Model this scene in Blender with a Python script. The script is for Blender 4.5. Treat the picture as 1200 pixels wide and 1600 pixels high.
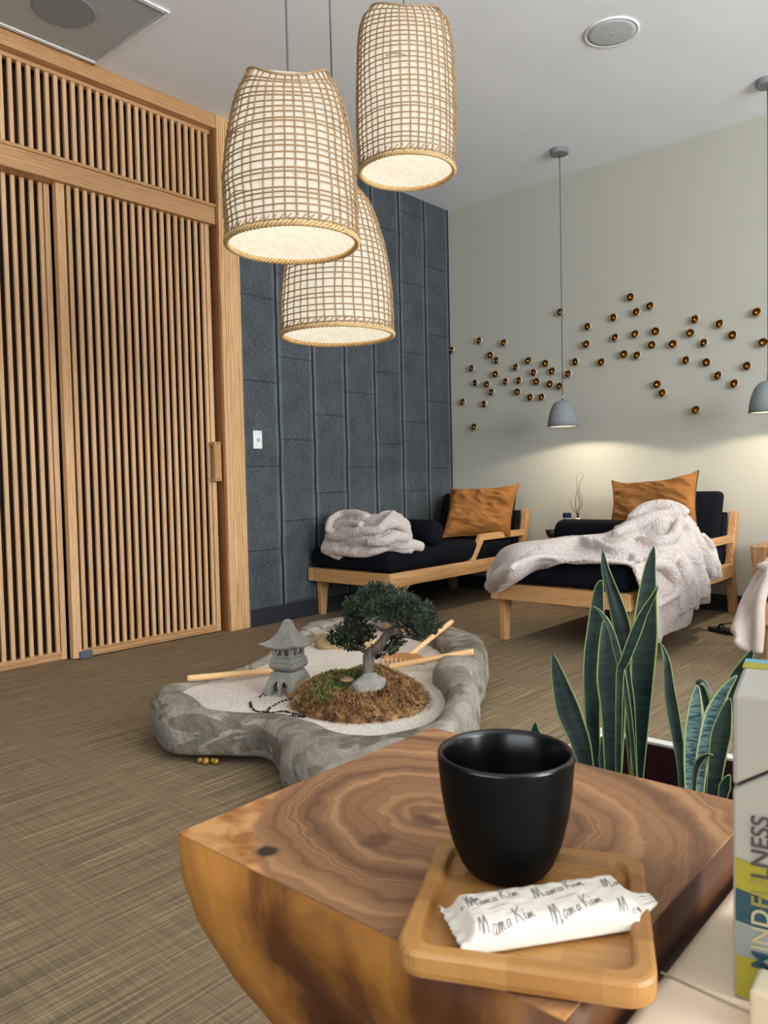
import bpy, bmesh, math, random
from mathutils import Vector, Matrix, noise
random.seed(7)
PI = math.pi
S = bpy.context.scene
COL = S.collection
for o in list(bpy.data.objects): bpy.data.objects.remove(o)

# ------------------------------------------------------------------ camera
CAM = Vector((3.91233, -5.36500, .92)); YAW, PITCH, ROLL, F = -.718818, -.0409711, -.0224029, 1221.154
_f = Vector((math.sin(YAW)*math.cos(PITCH), math.cos(YAW)*math.cos(PITCH), math.sin(PITCH)))
_r0 = Vector((math.cos(YAW), -math.sin(YAW), 0)); _u0 = _r0.cross(_f)
_r = _r0*math.cos(ROLL) + _u0*math.sin(ROLL); _u = _u0*math.cos(ROLL) - _r0*math.sin(ROLL)
cd = bpy.data.cameras.new('camera'); cam = bpy.data.objects.new('camera', cd); COL.objects.link(cam)
cam.matrix_world = Matrix(((_r.x, _u.x, -_f.x, CAM.x), (_r.y, _u.y, -_f.y, CAM.y), (_r.z, _u.z, -_f.z, CAM.z), (0, 0, 0, 1)))
cd.sensor_width = 36; cd.lens = F/1600*36; cd.clip_start = .02
cd.dof.use_dof = True; cd.dof.focus_distance = 3.0; cd.dof.aperture_fstop = 20
S.camera = cam

def at(px, py, axis, val):          # the point where a sight line meets a real plane of the room (x, y or z = val)
    d = _f + _r*((px-600)/F) - _u*((py-800)/F)
    return CAM + d*((val-CAM[axis])/d[axis])
def X(px, py, v): return at(px, py, 0, v)
def Y(px, py, v): return at(px, py, 1, v)
def Z(px, py, v): return at(px, py, 2, v)

# ------------------------------------------------------------------ light
def c3(h):
    h = h.lstrip('#'); v = [int(h[i:i+2], 16)/255 for i in (0, 2, 4)]
    return [x/12.92 if x <= .04045 else ((x+.055)/1.055)**2.4 for x in v]
def c4(h): return c3(h)+[1]
S.view_settings.view_transform = 'Standard'; S.view_settings.look = 'None'; S.view_settings.gamma = 1
S.view_settings.use_curve_mapping = False; S.view_settings.exposure = 0.61
w = bpy.data.worlds.new('world'); S.world = w; w.use_nodes = True
w.node_tree.nodes['Background'].inputs[0].default_value = (.62, .74, .9, 1)
w.node_tree.nodes['Background'].inputs[1].default_value = .6
def light(name, kind, loc, energy, color, parent=None, size=.1, sizey=None, aim=None, spread=None):
    l = bpy.data.lights.new(name, kind); l.energy = energy; l.color = color
    o = bpy.data.objects.new(name, l); COL.objects.link(o); o.location = loc
    if kind == 'AREA':
        l.size = size
        if sizey: l.shape = 'RECTANGLE'; l.size_y = sizey
        if spread: l.spread = spread
    else: l.shadow_soft_size = size
    if aim is not None: o.rotation_euler = (Vector(aim)-Vector(loc)).to_track_quat('-Z', 'Y').to_euler()
    if parent: o.parent = parent
    return o
# daylight through the windows behind the camera, and through the glazed wall on the right
light('window_light_front', 'AREA', (3.9, -8.3, 1.75), 55, (.89, .945, 1), size=3.3, sizey=1.8, aim=(4.8, 0, 3.6))
light('window_light_right', 'AREA', (7.3, -3.6, 1.8), 290, (.91, .955, 1), size=3.5, sizey=1.8, aim=(4.0, -1.9, 4.2))

# ------------------------------------------------------------------ node helpers
class NT:
    def __init__(s, name):
        s.m = bpy.data.materials.new(name); s.m.use_nodes = True
        s.n = s.m.node_tree.nodes; s.l = s.m.node_tree.links; s.b = s.n['Principled BSDF']; s.out = s.n['Material Output']
    def link(s, a, b): s.l.new(a, b)
    def coord(s, kind='Object', scale=(1, 1, 1), loc=(0, 0, 0), rot=(0, 0, 0)):
        t = s.n.new('ShaderNodeTexCoord'); m = s.n.new('ShaderNodeMapping')
        m.inputs['Scale'].default_value = scale; m.inputs['Location'].default_value = loc; m.inputs['Rotation'].default_value = rot
        s.link(t.outputs[kind], m.inputs[0]); return m.outputs[0]
    def noise(s, v, scale=5, detail=4, rough=.5, dist=0):
        t = s.n.new('ShaderNodeTexNoise'); s.link(v, t.inputs['Vector'])
        t.inputs['Scale'].default_value = scale; t.inputs['Detail'].default_value = detail
        t.inputs['Roughness'].default_value = rough; t.inputs['Distortion'].default_value = dist
        return t.outputs['Fac']
    def voro(s, v, scale=5, feat='F1', out='Distance'):
        t = s.n.new('ShaderNodeTexVoronoi'); t.feature = feat; s.link(v, t.inputs['Vector']); t.inputs['Scale'].default_value = scale
        return t.outputs[out]
    def wave(s, v, scale=5, dist=2, kind='BANDS', dire='X', detail=2, dscale=1):
        t = s.n.new('ShaderNodeTexWave'); t.wave_type = kind
        if kind == 'BANDS': t.bands_direction = dire
        else: t.rings_direction = dire
        s.link(v, t.inputs['Vector']); t.inputs['Scale'].default_value = scale; t.inputs['Distortion'].default_value = dist
        t.inputs['Detail'].default_value = detail; t.inputs['Detail Scale'].default_value = dscale
        return t.outputs['Fac']
    def ramp(s, v, stops, interp='LINEAR'):
        r = s.n.new('ShaderNodeValToRGB'); s.link(v, r.inputs[0]); r.color_ramp.interpolation = interp
        e = r.color_ramp.elements
        while len(e) < len(stops): e.new(.5)
        for i, (p, c) in enumerate(stops):
            e[i].position = p; e[i].color = c4(c) if isinstance(c, str) else (c, c, c, 1)
        return r.outputs[0]
    def mix(s, f, a, b, mode='MIX'):
        m = s.n.new('ShaderNodeMix'); m.data_type = 'RGBA'; m.blend_type = mode
        for i, v in ((0, f), (6, a), (7, b)):
            if hasattr(v, 'links'): s.link(v, m.inputs[i])
            elif i == 0: m.inputs[0].default_value = v
            else: m.inputs[i].default_value = c4(v) if isinstance(v, str) else v
        return m.outputs[2]
    def math(s, op, a, b=0, c=None):
        m = s.n.new('ShaderNodeMath'); m.operation = op
        for i, v in enumerate((a, b) if c is None else (a, b, c)):
            if hasattr(v, 'links'): s.link(v, m.inputs[i])
            else: m.inputs[i].default_value = v
        return m.outputs[0]
    def sep(s, v):
        m = s.n.new('ShaderNodeSeparateXYZ'); s.link(v, m.inputs[0]); return m.outputs
    def color(s, v):
        if hasattr(v, 'links'): s.link(v, s.b.inputs['Base Color'])
        else: s.b.inputs['Base Color'].default_value = c4(v)
    def bump(s, h, strength=.3, dist=.01, prev=None):
        b = s.n.new('ShaderNodeBump'); s.link(h, b.inputs['Height']); b.inputs['Strength'].default_value = strength
        b.inputs['Distance'].default_value = dist
        if prev is not None: s.link(prev, b.inputs['Normal'])
        s.link(b.outputs[0], s.b.inputs['Normal']); return b.outputs[0]
    def rough(s, v):
        if hasattr(v, 'links'): s.link(v, s.b.inputs['Roughness'])
        else: s.b.inputs['Roughness'].default_value = v
    def spec(s, v): s.b.inputs['Specular IOR Level'].default_value = v

def plain(name, col, rough=.6, metal=0, spec=.4, var=.06, scale=30, emit=0):
    t = NT(name); n = t.noise(t.coord(), scale, 3)
    t.color(t.mix(t.ramp(n, [(.3, 0.), (.7, 1.)]), [max(0, x*(1-var)) for x in c3(col)]+[1], [min(1, x*(1+var)) for x in c3(col)]+[1]))
    t.rough(rough); t.b.inputs['Metallic'].default_value = metal; t.spec(spec)
    if emit:
        t.b.inputs['Emission Color'].default_value = c4(col); t.b.inputs['Emission Strength'].default_value = emit
    return t.m
def wood(name, light_, dark, axis='z', fine=1., rough=.5, rings=.5, knots=False, spec=.35):
    t = NT(name); k = {'x': (.06, 1, 1), 'y': (1, .06, 1), 'z': (1, 1, .06)}[axis]
    v = t.coord(scale=k)
    cat = t.wave(v, 26*fine, 9, 'RINGS', axis.upper(), 3, 1.3)
    g = t.noise(v, 160*fine, 5, .6); big = t.noise(v, 9, 3)
    f = t.math('ADD', t.math('MULTIPLY', cat, rings*.55), t.math('MULTIPLY', g, 1-rings*.4))
    f = t.math('ADD', f, t.math('MULTIPLY', t.math('SUBTRACT', big, .5), .7))
    col = t.ramp(f, [(.25, dark), (.75, light_)])
    t.color(col); t.rough(rough); t.spec(spec); t.bump(g, .12, .002)
    return t.m

# ------------------------------------------------------------------ materials
M = {}
M['oak_z'] = wood('oak upright', '#ddb381', '#ad8050', 'z', .8, rings=1.1)
M['oak_y'] = wood('oak along y', '#c99c6c', '#a0744a', 'y', rings=.6)
M['slat'] = wood('slat wood', '#e4b98c', '#c29364', 'z', .8, rings=.25)
M['jamb'] = wood('jamb wood', '#9a6a40', '#754a2a', 'z', rings=.3)
M['lounge_x'] = wood('teak x', '#c99a66', '#9f7145', 'x', rings=.4)
M['lounge_y'] = wood('teak y', '#d3a672', '#aa7c4c', 'y', rings=.4)
M['lounge_z'] = wood('teak z', '#c89b68', '#a07146', 'z', rings=.4)
M['stump'] = wood('stump wood', '#b58a62', '#6d4a32', 'z', .4, rings=.5)
M['rake'] = wood('rake wood', '#e2b988', '#cf9f6c', 'x', .6, rings=.2)
M['dark_back'] = plain('dark backing', '#1d110b', .8)
M['ceiling'] = plain('ceiling paint', '#eceef0', .9, spec=.1, var=.02, scale=3)
M['white'] = plain('white plastic', '#e6e6e4', .4)
M['speaker'] = plain('speaker mesh', '#b9bfbf', .8)
M['navy'] = plain('navy fabric', '#0c0e15', .95, spec=.12, var=.25, scale=250)
M['navy_side'] = plain('navy back fabric', '#10121a', .95, spec=.12, var=.25, scale=250)
M['concrete'] = plain('concrete shade', '#7d8284', .8, var=.12, scale=60)
M['cord'] = plain('grey cord', '#55585a', .6)
M['steel'] = plain('brushed steel', '#9a9c9c', .35, metal=.8)
M['black'] = plain('black rubber', '#141315', .55)
M['cream'] = plain('cream vinyl', '#f6e0c2', .55, var=.03, scale=12)
M['leather_seam'] = plain('cream seam', '#a3917a', .7)
M['bb_dark'] = plain('charcoal baseboard', '#24242a', .6)

t = NT('beige wall covering'); v = t.coord(); n1 = t.noise(v, 220, 3); n2 = t.noise(t.coord(scale=(.4, .4, 4)), 2, 3)
t.color(t.mix(n1, '#a8a698', '#b4b2a4')); t.rough(.85); t.spec(.15); t.bump(n1, .25, .002)
M['beige'] = t.m
# charcoal cork-like wall panels: seams every 0.322 m, staggered joints every 0.543 m
t = NT('charcoal wall covering'); v = t.coord(); xyz = t.sep(v)
yy = t.math('DIVIDE', t.math('SUBTRACT', t.math('MULTIPLY', xyz[1], -1), .012), .3185)
wob = t.math('MULTIPLY', t.math('SUBTRACT', t.noise(t.coord(scale=(0, 0, 1)), 3, 3), .5), .10)
yy = t.math('ADD', yy, wob)
fr = t.math('FRACT', yy); cell = t.math('FLOOR', yy)
d = t.math('MINIMUM', fr, t.math('SUBTRACT', 1, fr))
seam = t.ramp(d, [(.022, 1.), (.045, 0.)])
halo = t.ramp(d, [(.03, 1.), (.13, 0.)])
zz = t.math('DIVIDE', t.math('SUBTRACT', t.math('SUBTRACT', xyz[2], 2.094), t.math('MULTIPLY', cell, -.178)), .543)
zf = t.math('FRACT', t.math('ADD', zz, 20)); zd = t.math('MINIMUM', zf, t.math('SUBTRACT', 1, zf))
joint = t.ramp(zd, [(.002, 1.), (.007, 0.)])
sp = t.noise(v, 110, 4, .7); cl = t.noise(v, 6, 5, .6)
base = t.mix(t.ramp(cl, [(.3, 0.), (.7, 1.)]), '#363b3f', '#4d5357')
sk = t.noise(t.coord(scale=(1, .45, 1.6)), 85, 4, .75); base = t.mix(t.ramp(sp, [(.36, 1.), (.47, 0.)]), base, '#2b3238'); base = t.mix(t.ramp(sk, [(.5, 0.), (.66, .8)]), base, '#626b71'); base = t.mix(t.ramp(sk, [(.33, .9), (.43, 0.)]), base, '#1d2328')
base = t.mix(t.math('MULTIPLY', halo, t.math('MULTIPLY', cl, 1.6)), base, '#69737a')
base = t.mix(t.math('MAXIMUM', seam, t.math('MULTIPLY', joint, .8)), base, '#15191e')
t.color(base); t.rough(.6); t.spec(.35)
hh = t.math('SUBTRACT', t.math('MULTIPLY', sp, .3), t.math('MULTIPLY', t.math('MAXIMUM', seam, joint), 1))
t.bump(hh, .5, .006)
M['charcoal'] = t.m
# woven vinyl floor
t = NT('woven floor')
a = t.noise(t.coord(scale=(130, 2.2, 1)), 1, 3, .6); b = t.noise(t.coord(scale=(2.6, 150, 1)), 1, 3, .6)
a2 = t.noise(t.coord(scale=(420, 14, 1)), 1, 2); b2 = t.noise(t.coord(scale=(14, 420, 1)), 1, 2)
big = t.noise(t.coord(), 1.3, 3)
f_ = t.math('ADD', t.math('MULTIPLY', a, .52), t.math('MULTIPLY', b, .2))
f_ = t.math('ADD', f_, t.math('ADD', t.math('MULTIPLY', a2, .18), t.math('MULTIPLY', b2, .1)))
col = t.ramp(f_, [(.36, '#5a4d3d'), (.5, '#7f6d54'), (.64, '#a89474')])
t.color(col); t.rough(.7); t.spec(.25); t.bump(f_, .35, .003)
M['floor'] = t.m
# rattan lamp
t = NT('rattan'); n = t.noise(t.coord(), 60, 3)
t.color(t.mix(n, '#826548', '#ad8d64')); t.rough(.6); M['rattan'] = t.m
M['rattan_rim'] = plain('rattan rim', '#c4a473', .6, var=.15, scale=80)
t = NT('lamp lining'); v = t.coord(); n = t.noise(v, 14, 5, .6, 1.2)
wr = t.wave(t.coord(rot=(0, .6, .4)), 14, 9, 'BANDS', 'X', 3, 1.2)
ec = t.mix(t.math('ADD', t.math('MULTIPLY', n, .7), t.math('MULTIPLY', wr, .25)), '#e6d6b4', '#fffaee')
t.color('#6d675c'); t.rough(.9)
t.link(ec, t.b.inputs['Emission Color']); t.b.inputs['Emission Strength'].default_value = .52
t.bump(n, .6, .01); M['lining'] = t.m
t = NT('lit bulb'); t.color('#fff4dd'); t.b.inputs['Emission Color'].default_value = c4('#fff0d0'); t.b.inputs['Emission Strength'].default_value = 6; M['bulb'] = t.m
# stone basin
t = NT('stone basin'); v = t.coord(); n1 = t.noise(v, 5, 6, .65, .6); n2 = t.noise(v, 26, 6, .7); n3 = t.noise(t.coord(scale=(1, 1, 2.2)), 3.2, 4, .6, 1)
c = t.mix(t.ramp(n1, [(.35, 0.), (.65, 1.)]), '#7c7465', '#a59e90')
c = t.mix(t.ramp(n3, [(.52, 0.), (.55, .7)]), c, '#625846')
c = t.mix(t.ramp(n2, [(.3, .6), (.5, 0.)]), c, '#66645e')
t.color(c); t.rough(.85); t.spec(.2); pb = t.bump(n1, .8, .05); t.bump(n2, .8, .014, pb); M['basin'] = t.m
t = NT('white sand'); v = t.coord(); g = t.voro(v, 330); n = t.noise(v, 260, 3, .7); nb = t.noise(v, 9, 3)
c = t.mix(t.ramp(n, [(.36, 0.), (.6, 1.)]), '#b5a799', '#fbf1e4')
t.color(c); t.rough(.9); t.spec(.2); pb = t.bump(nb, .3, .012); t.bump(g, .8, .004, pb); M['sand'] = t.m
t = NT('lantern stone'); v = t.coord(); n1 = t.noise(v, 12, 6, .65); n2 = t.noise(v, 130, 4, .7)
c = t.mix(t.ramp(n1, [(.35, 0.), (.65, 1.)]), '#64625a', '#8b887c'); c = t.mix(t.math('MULTIPLY', n2, .35), c, '#aaa79b')
t.color(c); t.rough(.85); t.bump(n2, .4, .003); M['lantern'] = t.m
t = NT('tan rock'); v = t.coord(); n1 = t.noise(v, 9, 6, .65); n2 = t.noise(v, 70, 4)
t.color(t.mix(t.ramp(n1, [(.35, 0.), (.65, 1.)]), '#7d6644', '#b3996e')); t.rough(.85); t.bump(n1, .5, .01); M['tanrock'] = t.m
t = NT('grey striped rock'); v = t.coord(rot=(0, .5, .6)); w1 = t.noise(t.coord(scale=(1, 1, 5), rot=(0, .5, .6)), 22, 5, .7, .6); n2 = t.noise(v, 90, 4)
t.color(t.mix(w1, '#5f5c55', '#a5a095')); t.rough(.8); t.bump(n2, .4, .004); M['greyrock'] = t.m
t = NT('bark'); v = t.coord(scale=(1, 1, .2)); n1 = t.noise(v, 70, 5, .7); n2 = t.noise(t.coord(), 10, 3)
c = t.mix(t.ramp(n1, [(.35, 0.), (.65, 1.)]), '#3c332c', '#857a6c'); c = t.mix(t.ramp(n2, [(.52, 0.), (.6, .8)]), c, '#5c3325')
t.color(c); t.rough(.85); t.bump(n1, .8, .006); M['bark'] = t.m
t = NT('juniper needles'); n = t.noise(t.coord(), 22, 3); t.color(t.mix(t.ramp(n, [(.35, 0.), (.65, 1.)]), '#121a0f', '#33442b')); t.rough(.6); M['needle'] = t.m
t = NT('brown moss'); n = t.noise(t.coord(), 34, 4); nn = t.noise(t.coord(), 5, 2)
t.color(t.mix(t.ramp(n, [(.35, 0.), (.62, 1.)]), '#5d4026', '#ab8150')); t.rough(.9); M['moss'] = t.m
t = NT('green moss'); n = t.noise(t.coord(), 60, 4); t.color(t.mix(t.ramp(n, [(.35, 0.), (.62, 1.)]), '#1f3018', '#4d6433')); t.rough(.9); M['gmoss'] = t.m
t = NT('olive moss'); n = t.noise(t.coord(), 60, 4); t.color(t.mix(t.ramp(n, [(.35, 0.), (.62, 1.)]), '#4a4a22', '#8a8446')); t.rough(.9); M['omoss'] = t.m
# fleece
t = NT('fleece'); v = t.coord(); vo = t.voro(v, 95); n = t.noise(v, 30, 4); n2 = t.noise(v, 160, 3)
t.color(t.mix(n, '#bbaea5', '#d2c6be')); t.rough(.95); t.spec(.1); t.b.inputs['Sheen Weight'].default_value = .3
crs = t.noise(v, 7, 2, .4, 1.4); vq = t.bump(crs, .6, .035)
pb = t.bump(vo, .8, .007, vq); t.bump(n2, .35, .002, pb); M['fleece'] = t.m
t = NT('plush'); v = t.coord(); n = t.noise(v, 60, 4)
t.color(t.mix(n, '#b5a398', '#c6b6ab')); t.rough(.95); t.spec(.1); t.b.inputs['Sheen Weight'].default_value = .4; t.bump(n, .3, .004); M['plush'] = t.m
t = NT('ochre linen'); v = t.coord(); n = t.noise(t.coord(scale=(1, 1, 2)), 6, 4, .5, .6); wv = t.noise(v, 300, 2)
t.color(t.mix(n, '#754a24', '#9f6b36')); t.rough(.85); t.spec(.15); pb = t.bump(n, .35, .02); t.bump(wv, .2, .002, pb); M['linen'] = t.m
M['piping'] = plain('dark piping', '#4a2a14', .8)
t = NT('mirror brass'); n = t.noise(t.coord(), 40, 2); t.color(t.mix(n, '#71501f', '#a87f3c')); t.b.inputs['Metallic'].default_value = 1; t.rough(.12); M['brass'] = t.m
# snake plant: u across the leaf
t = NT('snake plant leaf'); uv = t.n.new('ShaderNodeTexCoord').outputs['UV']; s_ = t.sep(uv)
e = t.math('ABSOLUTE', t.math('SUBTRACT', s_[0], .5)); band = t.noise(t.coord(scale=(1, 1, 6)), 16, 4, .6, 1)
g = t.mix(t.ramp(band, [(.38, 0.), (.6, 1.)]), '#0e1c18', '#1a322b')
t.color(t.mix(t.ramp(e, [(.435, 0.), (.47, 1.)]), g, '#859458')); t.rough(.38); t.spec(.5); M['leaf'] = t.m
t = NT('mottled leaf'); band = t.noise(t.coord(scale=(1, 1, 5)), 30, 4, .6, 1.5)
uv = t.n.new('ShaderNodeTexCoord').outputs['UV']; s_ = t.sep(uv); e = t.math('ABSOLUTE', t.math('SUBTRACT', s_[0], .5))
g = t.mix(t.ramp(band, [(.42, 0.), (.55, 1.)]), '#2b4550', '#67807a')
t.color(t.mix(t.ramp(e, [(.36, 0.), (.4, 1.)]), g, '#a4b27c')); t.rough(.38); M['mottle'] = t.m
M['planter'] = plain('planter white', '#d6d2ca', .45); M['maroon'] = plain('planter maroon', '#2c0f12', .45); M['soil'] = plain('dark soil', '#17120e', .95, var=.5, scale=120)
# foreground
t = NT('stool top growth rings'); v = t.coord()
xyz = t.sep(v); n0 = t.noise(v, 9, 4, .55); n1 = t.noise(v, 30, 4)
def dist_to(cx, cy, sx=1., sy=1.):
    dx = t.math('MULTIPLY', t.math('SUBTRACT', xyz[0], cx), sx); dy = t.math('MULTIPLY', t.math('SUBTRACT', xyz[1], cy), sy)
    return t.math('SQRT', t.math('ADD', t.math('MULTIPLY', dx, dx), t.math('MULTIPLY', dy, dy)))
rr = t.math('ADD', dist_to(-.03, -.015, 1.0, 1.15), t.math('MULTIPLY', n0, .085))
f1 = t.noise(t.coord(), 1, 1)
cb = t.n.new('ShaderNodeCombineXYZ'); t.link(rr, cb.inputs[0])
ring = t.noise(cb.outputs[0], 38, 3, .6); ring2 = t.noise(cb.outputs[0], 190, 2, .6)
c = t.ramp(t.math('ADD', t.math('MULTIPLY', ring, .86), t.math('MULTIPLY', ring2, .14)), [(.36, '#4a3023'), (.47, '#7d573a'), (.60, '#a67b54')])
c = t.mix(t.math('MULTIPLY', n1, .35), c, '#93694a')
sap = t.math('ADD', dist_to(.055, .075), t.math('MULTIPLY', t.math('SUBTRACT', n0, .5), .05))
c = t.mix(t.ramp(sap, [(.287, 0.), (.294, 1.)]), c, t.mix(t.ramp(n1, [(.4, 0.), (.6, 1.)]), '#96602f', '#c4905c'))
c = t.mix(t.ramp(t.math('ADD', dist_to(Z(417, 1330, .61).x-3.5085, Z(417, 1330, .61).y+4.7895, 1, 1), t.math('MULTIPLY', n1, .012)), [(.0135, 1.), (.0165, 0.)]), c, '#33291f')
c = t.mix(t.ramp(t.math('ADD', dist_to(-.03, -.03, 1, 1.4), t.math('MULTIPLY', n1, .014)), [(.018, .6), (.024, 0.)]), c, '#4a3222')
c = t.mix(t.ramp(t.math('ADD', dist_to(-.04, -.085, 1.3, 1), t.math('MULTIPLY', n1, .014)), [(.018, .6), (.026, 0.)]), c, '#4a3222')
t.color(c); t.rough(.48); t.spec(.3); M['stooltop'] = t.m
t = NT('stool side'); v = t.coord(scale=(1, 1, .25)); n1 = t.noise(v, 9, 5, .55, .5); n2 = t.noise(v, 90, 4); xyz = t.sep(t.coord())
c = t.ramp(n1, [(.36, '#3a2012'), (.5, '#6b3f1e'), (.62, '#a8702f')])
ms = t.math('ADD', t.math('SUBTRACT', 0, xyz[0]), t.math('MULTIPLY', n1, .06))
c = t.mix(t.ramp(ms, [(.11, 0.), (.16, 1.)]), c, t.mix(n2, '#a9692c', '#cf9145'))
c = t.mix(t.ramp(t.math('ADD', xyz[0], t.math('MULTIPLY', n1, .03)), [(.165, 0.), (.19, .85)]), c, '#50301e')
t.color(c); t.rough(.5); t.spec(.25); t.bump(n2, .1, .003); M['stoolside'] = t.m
t = NT('bamboo tray'); v = t.coord(); bx = t.sep(v); blk = t.n.new('ShaderNodeTexBrick'); t.link(t.coord(rot=(0, 0, .1)), blk.inputs['Vector'])
blk.inputs['Scale'].default_value = 9; blk.inputs['Mortar Size'].default_value = 0; blk.inputs['Color1'].default_value = c4('#98652f'); blk.inputs['Color2'].default_value = c4('#be8b4c')
g = t.noise(t.coord(scale=(.08, 1, 1)), 220, 4)
t.color(t.mix(t.math('MULTIPLY', g, .5), blk.outputs[0], '#7f5225')); t.rough(.45); M['tray'] = t.m
t = NT('black stoneware'); t.color('#040404'); t.spec(.15); t.rough(.5); n = t.noise(t.coord(), 200, 3); t.bump(n, .05, .001); M['cup'] = t.m
t = NT('black glaze'); t.color('#050506'); t.rough(.25); M['glaze'] = t.m
t = NT('dark tea'); t.color('#060504'); t.rough(.03); t.spec(.6); M['tea'] = t.m
t = NT('wrapper film'); n = t.noise(t.coord(), 60, 4, .6, .5); t.color(t.mix(n, '#d0c5b5', '#ded5c6')); t.rough(.4); t.bump(n, .2, .002); M['film'] = t.m
M['print'] = plain('grey print', '#6f685f', .7)
M['carton'] = plain('grey-white carton', '#9d988b', .7, var=.03)
M['carton_top'] = plain('white carton', '#b0aca2', .7, var=.02)
M['yellow'] = plain('yellow-green print', '#8f8620', .6); M['teal'] = plain('teal print', '#1a3f48', .6); M['bluegrey'] = plain('blue-grey print', '#7f857d', .6)
M['brown_print'] = plain('brown print', '#463b34', .7); M['pale_print'] = plain('pale print', '#a69c78', .7); M['olive_print'] = plain('olive print', '#82783a', .7)
M['creambox'] = plain('cream carton', '#c5b598', .6, var=.02)
M['blackbowl'] = plain('black bowl', '#101012', .3); M['jar'] = plain('navy jar', '#16204a', .25); M['porcelain'] = plain('white porcelain', '#e9e4dc', .3)
M['pebble'] = plain('black pebble', '#0d0c0c', .5); M['gold'] = plain('gold pebble', '#c09a4c', .35, metal=.6); M['twig'] = plain('brown twig', '#6a4a32', .7)
M['copper_dark'] = plain('dark wood neck', '#3b2014', .4)

# ------------------------------------------------------------------ mesh helpers
class MB:
    def __init__(s): s.v = []; s.f = []; s.uv = None
    def add(s, vs, fs):
        b = len(s.v); s.v += [Vector(v) for v in vs]; s.f += [tuple(b+i for i in f) for f in fs]; return s
    def box(s, a, b, m=None):
        a, b = Vector(a), Vector(b); vs = [Vector((x, y, z)) for x in (a.x, b.x) for y in (a.y, b.y) for z in (a.z, b.z)]
        if m: vs = [m @ v for v in vs]
        return s.add(vs, [(0, 1, 3, 2), (4, 6, 7, 5), (0, 4, 5, 1), (2, 3, 7, 6), (0, 2, 6, 4), (1, 5, 7, 3)])
    def tube(s, pts, r, n=8, cap=True, flat=1.):
        pts = [Vector(p) for p in pts]; rs = r if isinstance(r, (list, tuple)) else [r]*len(pts)
        b = len(s.v); up = Vector((0, 0, 1)); prev = None
        for i, p in enumerate(pts):
            d = (pts[min(i+1, len(pts)-1)]-pts[max(i-1, 0)]).normalized()
            if prev is None:
                a = d.orthogonal() if abs(d.z) > .95 else d.cross(up)
            else: a = prev-d*prev.dot(d)
            a.normalize(); prev = a; c = d.cross(a)
            for k in range(n):
                t = 2*PI*k/n; s.v.append(p+a*math.cos(t)*rs[i]+c*math.sin(t)*rs[i]*flat)
        for i in range(len(pts)-1):
            for k in range(n):
                s.f.append((b+i*n+k, b+i*n+(k+1) % n, b+(i+1)*n+(k+1) % n, b+(i+1)*n+k))
        if cap:
            s.f.append(tuple(b+k for k in range(n))[::-1]); e = b+(len(pts)-1)*n; s.f.append(tuple(e+k for k in range(n)))
        return s
    def lathe(s, prof, n=32, c=(0, 0, 0), fn=None, cap=True):
        b = len(s.v); c = Vector(c)
        for i, (r, z) in enumerate(prof):
            for k in range(n):
                t = 2*PI*k/n; q = r*(fn(t, z) if fn else 1); s.v.append(c+Vector((q*math.cos(t), q*math.sin(t), z)))
        for i in range(len(prof)-1):
            for k in range(n): s.f.append((b+i*n+k, b+i*n+(k+1) % n, b+(i+1)*n+(k+1) % n, b+(i+1)*n+k))
        if cap and prof[0][0] > 1e-6: s.f.append(tuple(b+k for k in range(n))[::-1])
        if cap and prof[-1][0] > 1e-6: e = b+(len(prof)-1)*n; s.f.append(tuple(e+k for k in range(n)))
        return s
    def grid(s, rows, closed=False):
        b = len(s.v); n = len(rows[0])
        for r in rows: s.v += [Vector(p) for p in r]
        for i in range(len(rows)-1):
            for k in range(n if closed else n-1): s.f.append((b+i*n+k, b+i*n+(k+1) % n, b+(i+1)*n+(k+1) % n, b+(i+1)*n+k))
        return s
    def prism(s, poly, h0, h1, axis='x'):
        n = len(poly)
        def P(a, b, h): return {'x': (h, a, b), 'y': (a, h, b), 'z': (a, b, h)}[axis]
        vs = [P(a, b, h0) for a, b in poly]+[P(a, b, h1) for a, b in poly]
        return s.add(vs, [tuple(range(n))[::-1], tuple(range(n, 2*n))]+[(i, (i+1) % n, n+(i+1) % n, n+i) for i in range(n)])
def build(name, mb, mat, parent=None, bevel=0, seg=2, smooth=False, sub=0, loc=None, solid=0):
    me = bpy.data.meshes.new(name); me.from_pydata([tuple(v) for v in mb.v], [], mb.f)
    bm = bmesh.new(); bm.from_mesh(me); bmesh.ops.remove_doubles(bm, verts=bm.verts, dist=1e-6)
    bmesh.ops.recalc_face_normals(bm, faces=bm.faces); bm.to_mesh(me); bm.free()
    me.materials.append(mat); o = bpy.data.objects.new(name, me); COL.objects.link(o)
    if smooth: me.polygons.foreach_set('use_smooth', [True]*len(me.polygons))
    if bevel:
        m = o.modifiers.new('bevel', 'BEVEL'); m.width = bevel; m.segments = seg; m.limit_method = 'ANGLE'; m.angle_limit = .6
    if solid: m = o.modifiers.new('solid', 'SOLIDIFY'); m.thickness = solid; m.offset = 0
    if sub: m = o.modifiers.new('sub', 'SUBSURF'); m.levels = sub; m.render_levels = sub
    if parent: o.parent = parent
    if loc is not None: o.location = loc
    return o
def thing(name, label, cat, loc=(0, 0, 0), rot=0, group=None):
    o = bpy.data.objects.new(name, None); COL.objects.link(o); o.location = loc; o.rotation_euler = (0, 0, rot); o.empty_display_size = .05
    return tag(o, label, cat, group)
def tag(o, label, cat, group=None, kind=None):
    o['label'] = label; o['category'] = cat
    if group: o['group'] = group
    if kind: o['kind'] = kind
    return o
def struct(o): o['kind'] = 'structure'; return o
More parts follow.
